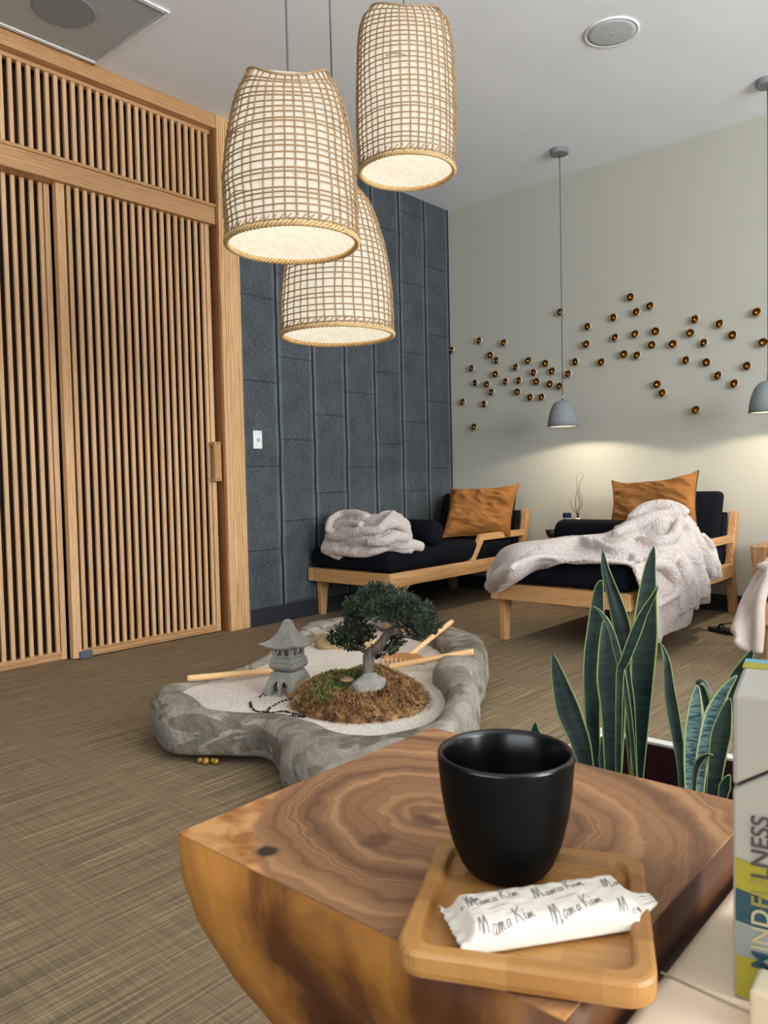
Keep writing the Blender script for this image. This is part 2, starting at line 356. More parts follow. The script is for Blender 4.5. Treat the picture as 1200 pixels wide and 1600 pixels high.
def dup(root, loc, rot=None, label=None):
    def cp(o, par):
        c = o.copy(); COL.objects.link(c)
        if par: c.parent = par
        for ch in list(o.children): cp(ch, c)
        return c
    r = cp(root, None); r.location = loc
    if rot is not None: r.rotation_euler = rot
    if label: r['label'] = label
    return r
def cr(p, t):                                   # Catmull-Rom through a list of vectors, t in 0..len-1
    n = len(p); i = min(int(t), n-2); u = t-i
    a, b, c, d = p[max(i-1, 0)], p[i], p[i+1], p[min(i+2, n-1)]
    return .5*((2*b)+(c-a)*u+(2*a-5*b+4*c-d)*u*u+(3*b-a-3*c+d)*u**3)
def crc(p, t):                                  # closed
    n = len(p); i = int(t) % n; u = t-int(t)
    a, b, c, d = p[(i-1) % n], p[i], p[(i+1) % n], p[(i+2) % n]
    return .5*((2*b)+(c-a)*u+(2*a-5*b+4*c-d)*u*u+(3*b-a-3*c+d)*u**3)
def resample(ctrl, nu, nv):
    rows = [[cr(r, (len(r)-1)*j/(nv-1)) for j in range(nv)] for r in ctrl]
    return [[cr([rows[k][j] for k in range(len(rows))], (len(rows)-1)*i/(nu-1)) for j in range(nv)] for i in range(nu)]
def rbox(x0, y0, z0, x1, y1, z1): return MB().box((x0, y0, z0), (x1, y1, z1))
N3 = lambda p, s=1., o=0.: noise.noise(Vector((p[0]*s+o, p[1]*s+o*1.7, p[2]*s-o)))

# ------------------------------------------------------------------ room
H = 3.15
struct(build('floor', rbox(-.6, -8.6, -.1, 7.7, .12, 0), M['floor']))
struct(build('ceiling', rbox(-.6, -8.6, H, 7.7, .12, H+.1), M['ceiling']))
struct(build('wall_back', rbox(0, 0, 0, 7.7, .12, H), M['beige']))
struct(build('wall_left', rbox(-.12, -2.215, 0, 0, .12, H), M['charcoal']))
mb = rbox(-.12, -8.5, 0, 0, -4.45, H); struct(build('wall_left_far', mb, M['charcoal'])).name = 'wall_left'
mb = MB(); y0, y1 = -8.6, -8.48
mb.box((0, y0, 0), (7.6, y1, .8)).box((0, y0, 2.7), (7.6, y1, H)).box((0, y0, .8), (2.2, y1, 2.7)).box((5.6, y0, .8), (7.6, y1, 2.7))
struct(build('wall_front', mb, M['beige']))
mb = MB(); x0, x1 = 7.5, 7.62
mb.box((x0, -8.5, 0), (x1, 0, .8)).box((x0, -8.5, 2.75), (x1, 0, H)).box((x0, -8.5, .8), (x1, -5.4, 2.75)).box((x0, -1.8, .8), (x1, 0, 2.75))
struct(build('wall_right', mb, M['beige']))
def win(name, pts):
    e = bpy.data.objects.new(name, None); COL.objects.link(e); struct(e)
    m = MB()
    for a, b in pts: m.box(a, b)
    build('window_frame', m, M['white'], e, bevel=.004)
win('window_1', [((2.2, -8.58, .8), (2.27, -8.5, 2.7)), ((5.53, -8.58, .8), (5.6, -8.5, 2.7)), ((3.87, -8.58, .8), (3.93, -8.5, 2.7)), ((2.2, -8.58, .8), (5.6, -8.5, .87)), ((2.2, -8.58, 2.63), (5.6, -8.5, 2.7))])
win('window_2', [((7.52, -5.4, .8), (7.6, -5.33, 2.75)), ((7.52, -1.87, .8), (7.6, -1.8, 2.75)), ((7.52, -3.63, .8), (7.6, -3.57, 2.75)), ((7.52, -5.4, .8), (7.6, -1.8, .87)), ((7.52, -5.4, 2.68), (7.6, -1.8, 2.75))])
struct(build('baseboard_left', rbox(0, -2.2, 0, .012, -.012, .11), M['bb_dark'], bevel=.002))
struct(build('baseboard_back', rbox(0.012, -.012, 0, 7.5, 0, .11), M['bb_dark'], bevel=.002))
# oak casing round the sliding doors
post = struct(build('trim_1', rbox(-.12, -2.372, 0, .012, -2.245, H), M['oak_z'], bevel=.003))
struct(build('trim_2', rbox(-.12, -2.2449, 0, .004, -2.2155, H), M['oak_z'], bevel=.003))
struct(build('trim_3', rbox(-.10, -4.45, 3.068, .012, -2.373, H-.001), M['oak_y'], bevel=.003))
struct(build('trim_4', rbox(-.19, -2.3835, 0, -.1215, -2.3725, 3.067), M['jamb']))
struct(build('trim_5', MB().box((-.10, -4.45, 2.497), (-.012, -2.3735, 2.60)).box((-.10, -4.45, 2.6), (-.002, -2.3735, 2.617)), M['oak_y'], bevel=.002))
struct(build('trim_6', rbox(-.12, -2.3725-.0095, 0.0, -.0, -2.3725, 3.067), M['jamb']))
# transom of upright slats
tr = bpy.data.objects.new('window_3', None); COL.objects.link(tr); struct(tr)
m = MB(); y = -4.43
while y < -2.41:
    m.box((-.062, y, 2.618), (-.045, y+.0205, 3.045)); y += .0468
build('slat_panel', m, M['slat'], tr)
build('slat_rail', rbox(-.08, -4.45, 3.045, -.04, -2.385, 3.066), M['oak_y'], tr, bevel=.002)
build('backing', rbox(-.17, -4.45, 2.618, -.155, -2.385, 3.066), M['dark_back'], tr)
def door(name, xf, ya, yb, handle, ztop, bot=.006):
    e = bpy.data.objects.new(name, None); COL.objects.link(e); struct(e)
    d = .04; m = MB(); y = ya+.06 if handle else ya+.03
    while y < yb-.05:
        k = .0205
        m.box((xf-.018, y, bot+.04), (xf-.002, y+k, ztop-.03)); y += .0468
    build('slat_panel', m, M['slat'], e)
    build('stile', rbox(xf-d, ya, bot, xf, ya+(.047 if handle else .02), ztop), M['slat'], e, bevel=.003)
    build('stile', rbox(xf-d, yb-.03, bot, xf, yb, ztop), M['slat'], e, bevel=.003)
    build('bottom_rail', rbox(xf-d, ya+.047 if handle else ya+.02, bot, xf, yb-.03, bot+.045), M['oak_y'], e, bevel=.003)
    build('top_rail', rbox(xf-d, ya+.047 if handle else ya+.02, ztop-.035, xf, yb-.03, ztop), M['oak_y'], e, bevel=.003)
    build('backing', rbox(xf-d-.012, ya, bot, xf-d-.001, yb, ztop), M['dark_back'], e)
    if handle:
        h = build('door_handle', MB().box((xf, yb-.052, .935), (xf+.038, yb-.002, .955)).box((xf, yb-.052, 1.155), (xf+.038, yb-.002, 1.175)).box((xf+.0381, yb-.052, .935), (xf+.056, yb-.002, 1.175)), M['lounge_z'], e, bevel=.002)
        h['label'] = 'square wooden pull handle'
        for zz in (.945, 1.165): build('screw', MB().tube([(xf+.0562, yb-.027, zz), (xf+.0575, yb-.027, zz)], .004), M['black'], h)
        q = build('floor_guide', rbox(xf-.02, ya+.03, .001, xf+.014, ya+.1, .042), plain('slate grey plastic', '#565a66', .6), e, bevel=.003); q['label'] = 'small grey plastic floor guide'
door('door_2', -.045, -3.365, -2.405, True, 2.535)
door('door_1', -.105, -4.44, -3.37, False, 2.535, .002)
struct(build('wall_left_header', rbox(-.30, -4.45, 0, -.2, -2.21, H), M['dark_back'])).name = 'wall_left'
struct(build('door_track', rbox(-.19, -4.45, -.0005, .0, -3.37, .0015), M['floor'])).name = 'trim_7'
# ceiling fittings
e = thing('ceiling_vent', 'square flush ceiling vent panel with round perforated disc above the slatted doors', 'vent', (.37, -3.48, H))
build('frame', MB().box((-.335, .31, -.012), (.335, .33, -.0005)).box((-.335, -.33, -.012), (.335, -.31, -.0005)).box((-.335, -.31, -.012), (-.315, .31, -.0005)).box((.315, -.31, -.012), (.335, .31, -.0005)), M['white'], e, bevel=.002)
build('face_panel', rbox(-.315, -.31, -.006, .315, .31, -.0005), plain('vent face', '#a9adaa', .7), e)
build('disc', MB().lathe([(.14, -.0075), (.135, -.012), (0, -.012)], 40), plain('vent disc', '#868b8a', .7), e, smooth=False).location = (.0, -.02, 0)
e = thing('ceiling_speaker', 'round flush white speaker grille in the ceiling at upper right', 'speaker', (2.16, -1.54, H))
build('bezel', MB().lathe([(.135, -.0005), (.135, -.006), (.125, -.009), (.121, -.004), (.121, -.0005)], 48), M['white'], e, smooth=True)
build('grille', MB().lathe([(.1205, -.001), (.1205, -.007), (.1, -.009), (0, -.010)], 48), M['speaker'], e, smooth=True)
build('badge', MB().lathe([(.006, -.0101), (.005, -.012), (0, -.012)], 12), M['steel'], e)
# switch
e = thing('wall_dimmer', 'white wall dimmer plate with a small round knob on the charcoal wall', 'light switch', (0.0005, -1.955*1.0824+.005, 1.196))
build('plate', rbox(0, -.036, -.058, .006, .036, .058), M['white'], e, bevel=.003)
build('knob', MB().tube([(.006, 0, 0), (.018, 0, 0)], .011, 16), M['speaker'], e, bevel=.002)

# ------------------------------------------------------------------ pendants over the lounges
def pendant(x, y, label):
    e = thing('pendant_lamp', label, 'lamp', (x, y, H), group='grey dome pendant lamps')
    build('ceiling_rose', MB().lathe([(.062, -.0005), (.062, -.03), (.058, -.034), (0, -.034)], 32), M['concrete'], e, smooth=False, bevel=.002)
    build('cord', MB().tube([(0, 0, -.034), (.002, 0, -.2), (.001, 0, -1.66)], .0035, 8), M['cord'], e, smooth=True)
    build('stem', MB().tube([(0, 0, -1.655), (0, 0, -1.71)], .006, 10), M['steel'], e, smooth=True)
    r = [(.008, 0), (.03, -.004), (.055, -.018), (.075, -.045), (.09, -.085), (.1, -.13), (.106, -.185)]
    pr = [(a, b-1.705) for a, b in r]+[(a-.004, b-1.705-(.0 if i == 0 else .0)) for i, (a, b) in enumerate(r[::-1][:-1])]+[(.004, -1.712)]
    sh_ = build('lamp_shade', MB().lathe(pr, 48), M['concrete'], e, smooth=True)
    build('lamp_inner', MB().lathe([(.1005, -1.885), (.094, -1.83), (.083, -1.785), (.06, -1.745), (.03, -1.735)], 40, cap=False), M['porcelain'], sh_, smooth=True)
    build('bulb', MB().lathe([(0, -1.868), (.03, -1.862), (.042, -1.84), (.034, -1.81), (.015, -1.79), (.014, -1.75)], 24), M['bulb'], sh_, smooth=True)
    light('bulb_light', 'SPOT', (0, 0, -1.872), 17, (1, .86, .70), e, size=.03).data.spot_size = math.radians(158)
    return e
pendant(1.274, -.445, 'small grey dome pendant hanging over the table between the two visible lounges')
pendant(2.60, -.46, 'small grey dome pendant cut by the right edge of the picture')

# ------------------------------------------------------------------ brass wall dots
dots = [(711,548),(754,533),(792,537),(770,555),(781,563),(742,576),(811,575),(829,565),(856,568),(839,582),(867,581),(778,585),(748,598),(765,601),(795,597),(816,595),(842,596),(773,613),(813,612),(863,600),(851,621),(833,621),(728,629),(762,631),(745,668),(880,489),(879,604),(904,565),(893,585),(923,511),(920,539),(944,567),(964,496),(966,529),(989,465),(999,489),(1020,480),(996,524),(1027,518),(978,554),(1000,557),(1022,539),(1054,539),(1030,601),(1040,615),(1091,500),(1081,522),(1105,537),(1129,508),(1149,524),(1077,564),(1108,566),(1127,588),(1152,601),(1172,572),(1186,490),(1194,537),(1091,642)]
proto = None
rng = random.Random(4)
def dotlabel(px, py):
    side = ('farthest left of the wall, hugging the dark corner' if px < 715 else
            'in the loose left cloud above the first lounge' if px < 785 else
            'in the dense cluster left of the lamp cord' if px < 872 else
            'right behind or beside the pendant cord' if px < 910 else
            'on the climbing slope right of the pendant cord' if px < 975 else
            'around the peak of the constellation' if px < 1065 else
            'in the right-hand drift near the second pendant')
    return side
import collections
cnt = collections.Counter(dotlabel(*d) for d in dots); seq = collections.Counter()
groups = collections.defaultdict(list)
for d_ in dots: groups[dotlabel(*d_)].append(d_)
ordn = ['', 'second', 'third', 'fourth', 'fifth', 'sixth', 'seventh', 'eighth', 'ninth', 'tenth', 'eleventh', 'twelfth', 'thirteenth', 'fourteenth', 'fifteenth', 'sixteenth', 'seventeenth']
for g_, (px, py) in enumerate(dots):
    p = Y(px, py, -.0)
    gl = sorted(groups[dotlabel(px, py)], key=lambda q: q[1]); k = gl.index((px, py))
    rank = 'highest' if k == 0 else 'lowest' if k == len(gl)-1 else ordn[k]+' highest'
    lab = f'brass cup, {rank} {dotlabel(px, py)}'
    if proto is None:
        proto = thing('wall_ornament', lab, 'wall ornament', p, group='brass cups scattered over the beige wall')
        pr = [(0, 0), (.020, -.004), (.027, -.014), (.0285, -.024), (.0275, -.034), (.0265, -.036)]
        mbx = MB(); mbx.lathe([(a, -b) for a, b in pr], 28)
        R90 = Matrix.Rotation(PI/2, 4, 'X')
        mbx.v = [R90 @ v for v in mbx.v]; mbx.f = mbx.f[:-1]
        build('cup_shell', mbx, plain('white lacquer', '#a9a599', .4), proto, smooth=True)
        mby = MB().lathe([(.0265, .036), (.0252, .034), (.0238, .022), (.017, .012), (.007, .008), (0, .0075)], 28, cap=False)
        mby.v = [R90 @ v for v in mby.v]; build('cup_bowl', mby, M['brass'], proto, smooth=True)
        o = proto
    else: o = dup(proto, p, label=lab)
    o.rotation_euler = (rng.uniform(-.18, .12), 0, rng.uniform(-.3, .1))
    o.location = p+Vector((0, -.006, 0))

# ------------------------------------------------------------------ rattan pendants
def rattan(c, R, h, prof, label, cordtop, ns=44, nh=26, seed=1, flat=False):
    e = thing('rattan_lamp', label, 'lamp', c, group='rattan basket lamps'); e.location = c
    pr = [Vector((a, b, 0)) for a, b in prof]
    def rad(t):                                        # t 0 bottom .. 1 top
        for i in range(len(pr)-1):
            if pr[i].x <= t <= pr[i+1].x:
                u = (t-pr[i].x)/(pr[i+1].x-pr[i].x); return cr(pr, i+u).y*R
        return pr[-1].y*R
    def pt(th, t, off=0.):
        q = Vector((math.cos(th)*1.3, math.sin(th)*1.3, t*2.2+seed*9))
        r = rad(t)*(1+.035*noise.noise(q))+off
        z = h*t
        if flat: z += h*flat*max(0, (t-.55)/.45)**1.5*math.cos(2*th+4.63)
        tw = .05*noise.noise(q+Vector((5, 5, 5)))
        return Vector((r*math.cos(th+tw), r*math.sin(th+tw), z))
    rw = [[pt(2*PI*k/64, .008+i/30*.985, -.006) for k in range(64)] for i in range(31)]
    m = MB().grid(rw, True); m.f.append(tuple(range(30*64, 31*64)))
    build('lining', m, M['lining'], e, smooth=True)
    m = MB(); rn = random.Random(seed)
    for k in range(ns):
        th = 2*PI*(k+rn.uniform(-.12, .12))/ns; lean = rn.uniform(-.03, .03)
        m.tube([pt(th+lean*t, t, .001+.0012*math.sin(i*2.3+k)) for i, t in enumerate([j/16 for j in range(17)])], .0027, 4, flat=.8)
    for k in range(nh):
        t0 = .02+.955*(k+rn.uniform(-.2, .2))/nh; ph = rn.uniform(0, 6); am = rn.uniform(.002, .008)
        m.tube([pt(2*PI*j/48, min(1, max(0, t0+am*math.sin(2*PI*j/48+ph))), .002) for j in range(49)], .0029, 4, flat=.8)
    for k in range(16):                                # crossed diagonals close to the rim
        pass
    m.tube([pt(2*PI*j/64, .995, .002) for j in range(65)], .004, 5)
    for k in range(60):
        th = 2*PI*k/60
        m.tube([pt(th, .006, .003), pt(th+.10, .045, .003)], .0022, 4)
    for k in range(8):                                 # loose ends
        th = rn.uniform(0, 6.28); t0 = rn.uniform(.1, .8)
        m.tube([pt(th+j*.09, t0+.01*math.sin(j), .004) for j in range(5)], .0018, 4)
    build('woven_frame', m, M['rattan'], e, smooth=True)
    m = MB()
    for s_ in range(3):                                # braided rim
        m.tube([pt(2*PI*j/180, 0)+Vector((math.cos(2*PI*j/180)*math.cos(j*1.05+s_*2.09)*.005, math.sin(2*PI*j/180)*math.cos(j*1.05+s_*2.09)*.005, math.sin(j*1.05+s_*2.09)*.006-.002)) for j in range(181)], .0042, 6, cap=False)
    build('braided_rim', m, M['rattan_rim'], e, smooth=True)
    build('cord', MB().tube([(0, 0, h*.97), (0, 0, H-c[2]-.03)], .003, 8), M['cord'], e, smooth=True)
    build('ceiling_rose', MB().lathe([(.06, H-c[2]-.001), (.06, H-c[2]-.03), (0, H-c[2]-.03)], 28), M['concrete'], e)
    build('bulb', MB().lathe([(0, h*.48), (.03, h*.5), (.035, h*.54), (.018, h*.6), (.016, h*.66), (.003, h*.97)], 20), M['bulb'], e, smooth=True)
    light('bulb_light', 'POINT', (0, 0, h*.5), 3.2, (1, .88, .72), e, size=.05)
    return e
bell = [(0, 1.0), (.2, 1.01), (.4, 1.0), (.6, .95), (.75, .87), (.88, .77), (1.0, .60)]
rnd_ = [(0, .97), (.25, 1.0), (.6, .99), (.8, .96), (.9, .90), (.97, .80), (1.0, .68)]
taper = [(0, 1.0), (.2, .99), (.4, .95), (.6, .87), (.78, .74), (.9, .6), (1.0, .4)]
rattan(tuple(CAM+2.28*(_f+_r*((457-600)/F)-_u*((380-800)/F))), .190, .455, bell, 'lit rattan basket lamp with an uneven flat top, nearest and leftmost of three', 0, 38, 25, 1, .07)
rattan((2.085, -3.105, 2.045), .178, .545, rnd_, 'lit rattan basket lamp hung highest, upper right of the three', 0, 38, 27, 2, .05)
rattan(tuple(CAM+3.0*(_f+_r*((528-600)/F)-_u*((523-800)/F))), .213, .56, taper, 'lit rattan basket lamp hung lowest, partly behind the nearest one', 0, 38, 25, 3)

# ------------------------------------------------------------------ lounges
def lounge(x0, wd, label, fullarm=True):
    e = thing('daybed', label, 'daybed', (x0, -1.712, 0), group='teak daybeds in a row along the back wall')
    L = 1.69; t = .045
    build('end_rail', rbox(t, 0, .245, wd-t, .035, .332), M['lounge_x'], e, bevel=.004)
    for a, b in ((0, t), (wd-t, wd)):
        # side rail with the curved front leg bracket
        build('side_rail', MB().prism([(0, .245), (0, .332), (L-.09, .335), (L-.06, .245)], a, b), M['lounge_y'], e, bevel=.004)
        lg = [(.085, 0), (.08, .16), (.075, .2445), (.225, .2445), (.19, .236), (.165, .215), (.148, .17), (.128, 0)]
        build('leg', MB().prism(lg, a+.004, b-.004), M['lounge_z'], e, bevel=.006)
        ps = [(L-.075, 0), (L-.135, .30), (L-.135, .34), (L-.045, .67), (L-.0, .668), (L-.075, .33), (L-.01, 0)]
        build('back_post', MB().prism(ps, a-.002, b+.002), M['lounge_z'], e, bevel=.005)
        am = [(.88, .3325), (1.02, .515), (L-.07, .515), (L-.084, .468), (1.045, .468), (.935, .3325)]
        build('armrest', MB().prism(am, a+.003, b-.003), M['lounge_y'], e, bevel=.005)
    build('back_rest', MB().prism([(L-.20, .26), (L-.125, .662), (L-.06, .662), (L-.135, .26)], t+.002, wd-t-.002), M['navy_side'], e, bevel=.008)
    build('mattress', rbox(-.0+.008, .008, .335, wd-.008, L-.24, .468), M['navy'], e, bevel=.045, seg=5, smooth=True)
    mt = MB().prism([(L-.33, .475), (L-.22, .80), (L-.08, .80), (L-.12, .68), (L-.195, .475)], t+.006, wd-t-.006)
    build('back_cushion', mt, M['navy'], e, bevel=.04, seg=5, smooth=True)
    return e
L1 = lounge(.014, .742, 'daybed in the corner by the charcoal wall, with bundled blanket')
L2 = lounge(1.492, .812, 'middle daybed under the spread cream throw')
L3 = lounge(2.898, .812, 'daybed cut by the right edge, one corner showing behind a hanging blanket')
def bolster(x0, x1, y, r, label):
    m = MB(); n = 28; c = Vector(((x0+x1)/2, y, .468+r))
    hw = (x1-x0)/2; prof = [(-hw, 0), (-hw, r*.6), (-hw+.012, r*.88), (-hw+.04, r), (hw-.04, r), (hw-.012, r*.88), (hw, r*.6), (hw, 0)]
    rows = [[Vector((a, math.cos(2*PI*k/n)*b, math.sin(2*PI*k/n)*b)) for k in range(n)] for a, b in prof]
    m.grid(rows, True)
    o = build('bolster', m, M['navy'], None, smooth=True, loc=c); tag(o, label, 'cushion', 'navy bolsters lying across the daybeds')
bolster(.05, .72, -1.17, .088, 'navy roll bolster beside the bundled blanket')
bolster(1.525, 2.25, -.985, .093, 'navy roll bolster in front of the ochre pillow with dark edges')

def pillow(name, tl, tr, br, bl, thick, label, peak=.0, seed=0, edge=False):
    e = thing(name, label, 'pillow', (tl+tr+br+bl)/4, group='ochre linen pillows')
    c = (tl+tr+br+bl)/4; nrm = (tr-tl).cross(bl-tl).normalized()
    if nrm.y > 0: nrm = -nrm
    n = 64
    def surf(sgn):
        rows = []
        for i in range(n+1):
            v = i/n; r = []
            for j in range(n+1):
                u = j/n; a = (tl*(1-u)+tr*u)*(1-v)+(bl*(1-u)+br*u)*v
                # sides pull in between pointed corners
                cx = (u-.5)*2; cy = (v-.5)*2
                ctr = c
                pin = (.16 if cy < 0 and edge else .09 if cy < 0 else .04)*(1-cx*cx)*(abs(cy)**3); pinx = .04*(1-cy*cy)*(abs(cx)**3)
                a = a+((bl-tl)*(-cy)*pin)+((tr-tl)*(-cx)*pinx)
                b = max(0, (1-cx**4)*(1-cy**4))**.55
                q = Vector((u*3, v*3, seed))
                wr = noise.noise(q*1.0)*.03+abs(noise.noise(Vector((u*2.2+v*3.4, v*5.5-u*3.5, seed+3))))*.05+abs(noise.noise(Vector((u*4+v*3, v*10-u*5, seed+8))))*.02
                r.append(a-c+nrm*sgn*(b*thick/2-wr*b)+Vector((0, 0, 0)))
            rows.append(r)
        return rows
    m = MB().grid(surf(1)).grid(surf(-1)); cv_ = build('cover', m, M['linen'], e, smooth=True)
    pr = surf(1); loop = [pr[0][j] for j in range(n+1)]+[pr[i][n] for i in range(n+1)]+[pr[n][n-j] for j in range(n+1)]+[pr[n-i][0] for i in range(n+1)]
    build('piping', MB().tube(loop, .004, 6), M['piping'] if edge else M['linen'], cv_, smooth=True)
pillow('pillow', Y(704, 763, -.52), Y(812, 756, -.30), Y(797, 838, -.36), Y(690, 840, -.74), .17, 'ochre linen pillow on the corner daybed, leaning left', seed=1)
pillow('pillow', Y(956, 751, -.50), Y(1092, 735, -.44), Y(1092, 838, -.60), Y(952, 838, -.66), .17, 'ochre linen pillow with dark piped edges on the middle daybed', seed=5, edge=True)

# ------------------------------------------------------------------ blankets
def cloth(name, sheets, label, mat='fleece', thick=.02, rolls=(), seed=0, voxel=.011, fold=.02):
    m = MB()
    for ctrl, nu, nv, fo in sheets:
        g = resample(ctrl, nu, nv); out = []
        for i in range(nu):
            r = []
            for j in range(nv):
                p = g[i][j]; a = g[min(i+1, nu-1)][j]-g[max(i-1, 0)][j]; b = g[i][min(j+1, nv-1)]-g[i][max(j-1, 0)]
                nn = a.cross(b); nn = nn.normalized() if nn.length > 1e-9 else Vector((0, 0, 1))
                if nn.dot(CAM-p) < 0: nn = -nn
                f = fo(p, i/(nu-1), j/(nv-1)) if callable(fo) else fo*abs(noise.noise(Vector((p.x*5+seed, p.y*7, p.z*5))))*2
                r.append((p+nn*f, nn))
            out.append(r)
        top = [[q[0]+q[1]*thick/2 for q in r] for r in out]; bot = [[q[0]-q[1]*thick/2 for q in r] for r in out]
        b = len(m.v); m.grid(top); b2 = len(m.v); m.grid(bot)
        def idx(o, i, j): return o+i*nv+j
        for i in range(nu-1):
            for j in (0, nv-1): m.f.append((idx(b, i, j), idx(b, i+1, j), idx(b2, i+1, j), idx(b2, i, j)))
        for j in range(nv-1):
            for i in (0, nu-1): m.f.append((idx(b, i, j), idx(b, i, j+1), idx(b2, i, j+1), idx(b2, i, j)))
    for pts, rad in rolls:
        pts = [Vector(p) for p in pts]; n = 24; pp = [cr(pts, (len(pts)-1)*k/(n-1)) for k in range(n)]
        rr = [(rad if not isinstance(rad, (list, tuple)) else rad[0]+(rad[1]-rad[0])*k/(n-1)) * (1 if 0 < k < n-1 else .6) * (1+.18*noise.noise(pp[k]*9)) for k in range(n)]
        m.tube(pp, rr, 12)
    c = sum(m.v, Vector())/len(m.v); zmin = min(v.z for v in m.v); c.z = zmin
    m.v = [v-c for v in m.v]
    o = build(name, m, M[mat], None, smooth=True, loc=c)
    md = o.modifiers.new('remesh', 'REMESH'); md.mode = 'VOXEL'; md.voxel_size = voxel; md.use_smooth_shade = True
    md = o.modifiers.new('smooth', 'SMOOTH'); md.factor = .5; md.iterations = 1
    return tag(o, label, 'blanket')
# corner daybed: bundled blanket, rolls piled on the foot of the mattress
y1 = -1.50
def fold1(p, u, v): return .022*abs(noise.noise(Vector((p.x*9, p.y*9, p.z*4+2))))+.012*math.sin(u*17+v*5)
q = lambda px, py, yy: Y(px, py, yy)
dome = [[q(505, 862, -1.70), q(520, 868, -1.70), q(545, 871, -1.66), q(575, 870, -1.64), q(605, 866, -1.6), q(640, 862, -1.5)],
        [q(505, 848, -1.72), q(522, 850, -1.74), q(550, 852, -1.74), q(580, 850, -1.72), q(612, 848, -1.66), q(642, 846, -1.46)],
        [q(510, 832, -1.69), q(527, 834, -1.68), q(552, 833, -1.72), q(582, 832, -1.70), q(612, 830, -1.62), q(642, 830, -1.44)],
        [q(515, 818, -1.64), q(532, 818, -1.60), q(556, 818, -1.62), q(585, 818, -1.6), q(612, 812, -1.55), q(634, 815, -1.42)],
        [q(521, 808, -1.56), q(540, 804, -1.48), q(562, 803, -1.5), q(588, 807, -1.48), q(612, 801, -1.44), q(628, 806, -1.38)],
        [q(530, 812, -1.45), q(545, 812, -1.28), q(565, 812, -1.3), q(588, 815, -1.3), q(612, 812, -1.3), q(626, 818, -1.3)]]
rolls = [([q(512, 832, -1.72), q(517, 813, -1.68), q(532, 803, -1.58), q(556, 802, -1.58), q(574, 808, -1.6)], .024),
         ([q(530, 822, -1.68), q(548, 817, -1.7), q(566, 820, -1.72)], .022),
         ([q(513, 838, -1.73), q(535, 838, -1.75), q(562, 830, -1.76), q(590, 828, -1.74), q(608, 812, -1.66), q(614, 803, -1.5)], .03),
         ([q(512, 856, -1.71), q(535, 862, -1.72), q(565, 865, -1.72), q(590, 860, -1.7), q(612, 852, -1.64)], .028),
         ([q(575, 846, -1.74), q(598, 846, -1.72), q(620, 838, -1.64), q(636, 842, -1.55)], .034),
         ([q(600, 822, -1.68), q(618, 818, -1.62), q(632, 826, -1.52), q(638, 842, -1.48)], .032),
         ([q(560, 812, -1.6), q(585, 815, -1.6), q(600, 805, -1.5), q(618, 803, -1.42)], .026),
         ([q(620, 852, -1.6), q(642, 851, -1.52), q(661, 855, -1.44)], [.036, .030]),
         ([q(590, 866, -1.66), q(615, 861, -1.6), q(645, 860, -1.52)], .02)]
inner = [([(.17, -1.42, .52), (.35, -1.45, .54), (.55, -1.42, .54)], .07), ([(.2, -1.4, .6), (.38, -1.42, .62), (.55, -1.38, .6)], .06), ([(.1, -1.5, .5), (.35, -1.58, .5), (.6, -1.5, .5)], .05)]
cloth('blanket', [(dome, 60, 70, fold1)], 'cream fleece blanket bundled at the foot of the corner daybed', thick=.02, rolls=rolls+inner, seed=3, voxel=.008)

# middle daybed: blanket spread over the mattress, mounded and falling down the right side to the floor
xs = 2.345
A = [[Y(768, 924, -1.745), X(763, 910, 1.475), Y(768, 893, -1.66), Y(776, 880, -1.5)],
     [Y(797, 908, -1.74), Z(795, 889, .492), Z(795, 872, .50), Z(799, 861, .505)],
     [Y(838, 886, -1.66), Z(840, 872, .51), Z(842, 860, .53), Z(850, 851, .54)],
     [Z(912, 879, .49), Z(908, 867, .51), Z(906, 852, .54), Z(905, 843, .56)],
     [Z(975, 880, .49), Z(968, 865, .52), Z(962, 848, .56), Y(955, 838, -1.1)],
     [X(1003, 893, 2.325), Y(1005, 866, -1.45), Y(1000, 832, -1.2), Y(988, 813, -1.05)],
     [X(1050, 900, 2.36), Y(1048, 862, -1.32), Y(1040, 822, -1.12), Y(1030, 792, -.98)],
     [X(1097, 910, 2.38), Y(1092, 870, -1.0), Y(1084, 836, -.94), Y(1066, 803, -.88)],
     [X(1124, 907, 2.37), X(1120, 885, 2.37), X(1112, 858, 2.33), Y(1096, 836, -.78)]]
B = [[X(988, 882, 2.33), X(1003, 925, 2.375), X(1012, 965, 2.39), X(1022, 1002, 2.38)],
     [X(1015, 876, 2.34), X(1024, 925, 2.395), X(1032, 965, 2.41), X(1036, 998, 2.40)],
     [X(1042, 876, 2.35), X(1048, 920, 2.41), X(1054, 955, 2.42), X(1056, 986, 2.41)],
     [X(1070, 880, 2.36), X(1074, 915, 2.41), X(1076, 940, 2.42), X(1070, 972, 2.40)]]
C_ = [[X(1060, 878, 2.36), X(1068, 910, 2.40), X(1074, 935, 2.40), X(1078, 952, 2.39)],
      [X(1080, 878, 2.36), X(1088, 908, 2.41), X(1092, 930, 2.41), X(1094, 947, 2.39)],
      [X(1092, 880, 2.36), X(1100, 906, 2.40), X(1102, 925, 2.40), X(1102, 940, 2.38)]]
fA = lambda p, u, v: .018*math.sin(v*8+u*5+3*noise.noise(p*2.5))+.016*noise.noise(p*4)
fB = lambda p, u, v: .02*math.sin(u*8+1.2*v+2*noise.noise(p*2))+.008*noise.noise(p*5)
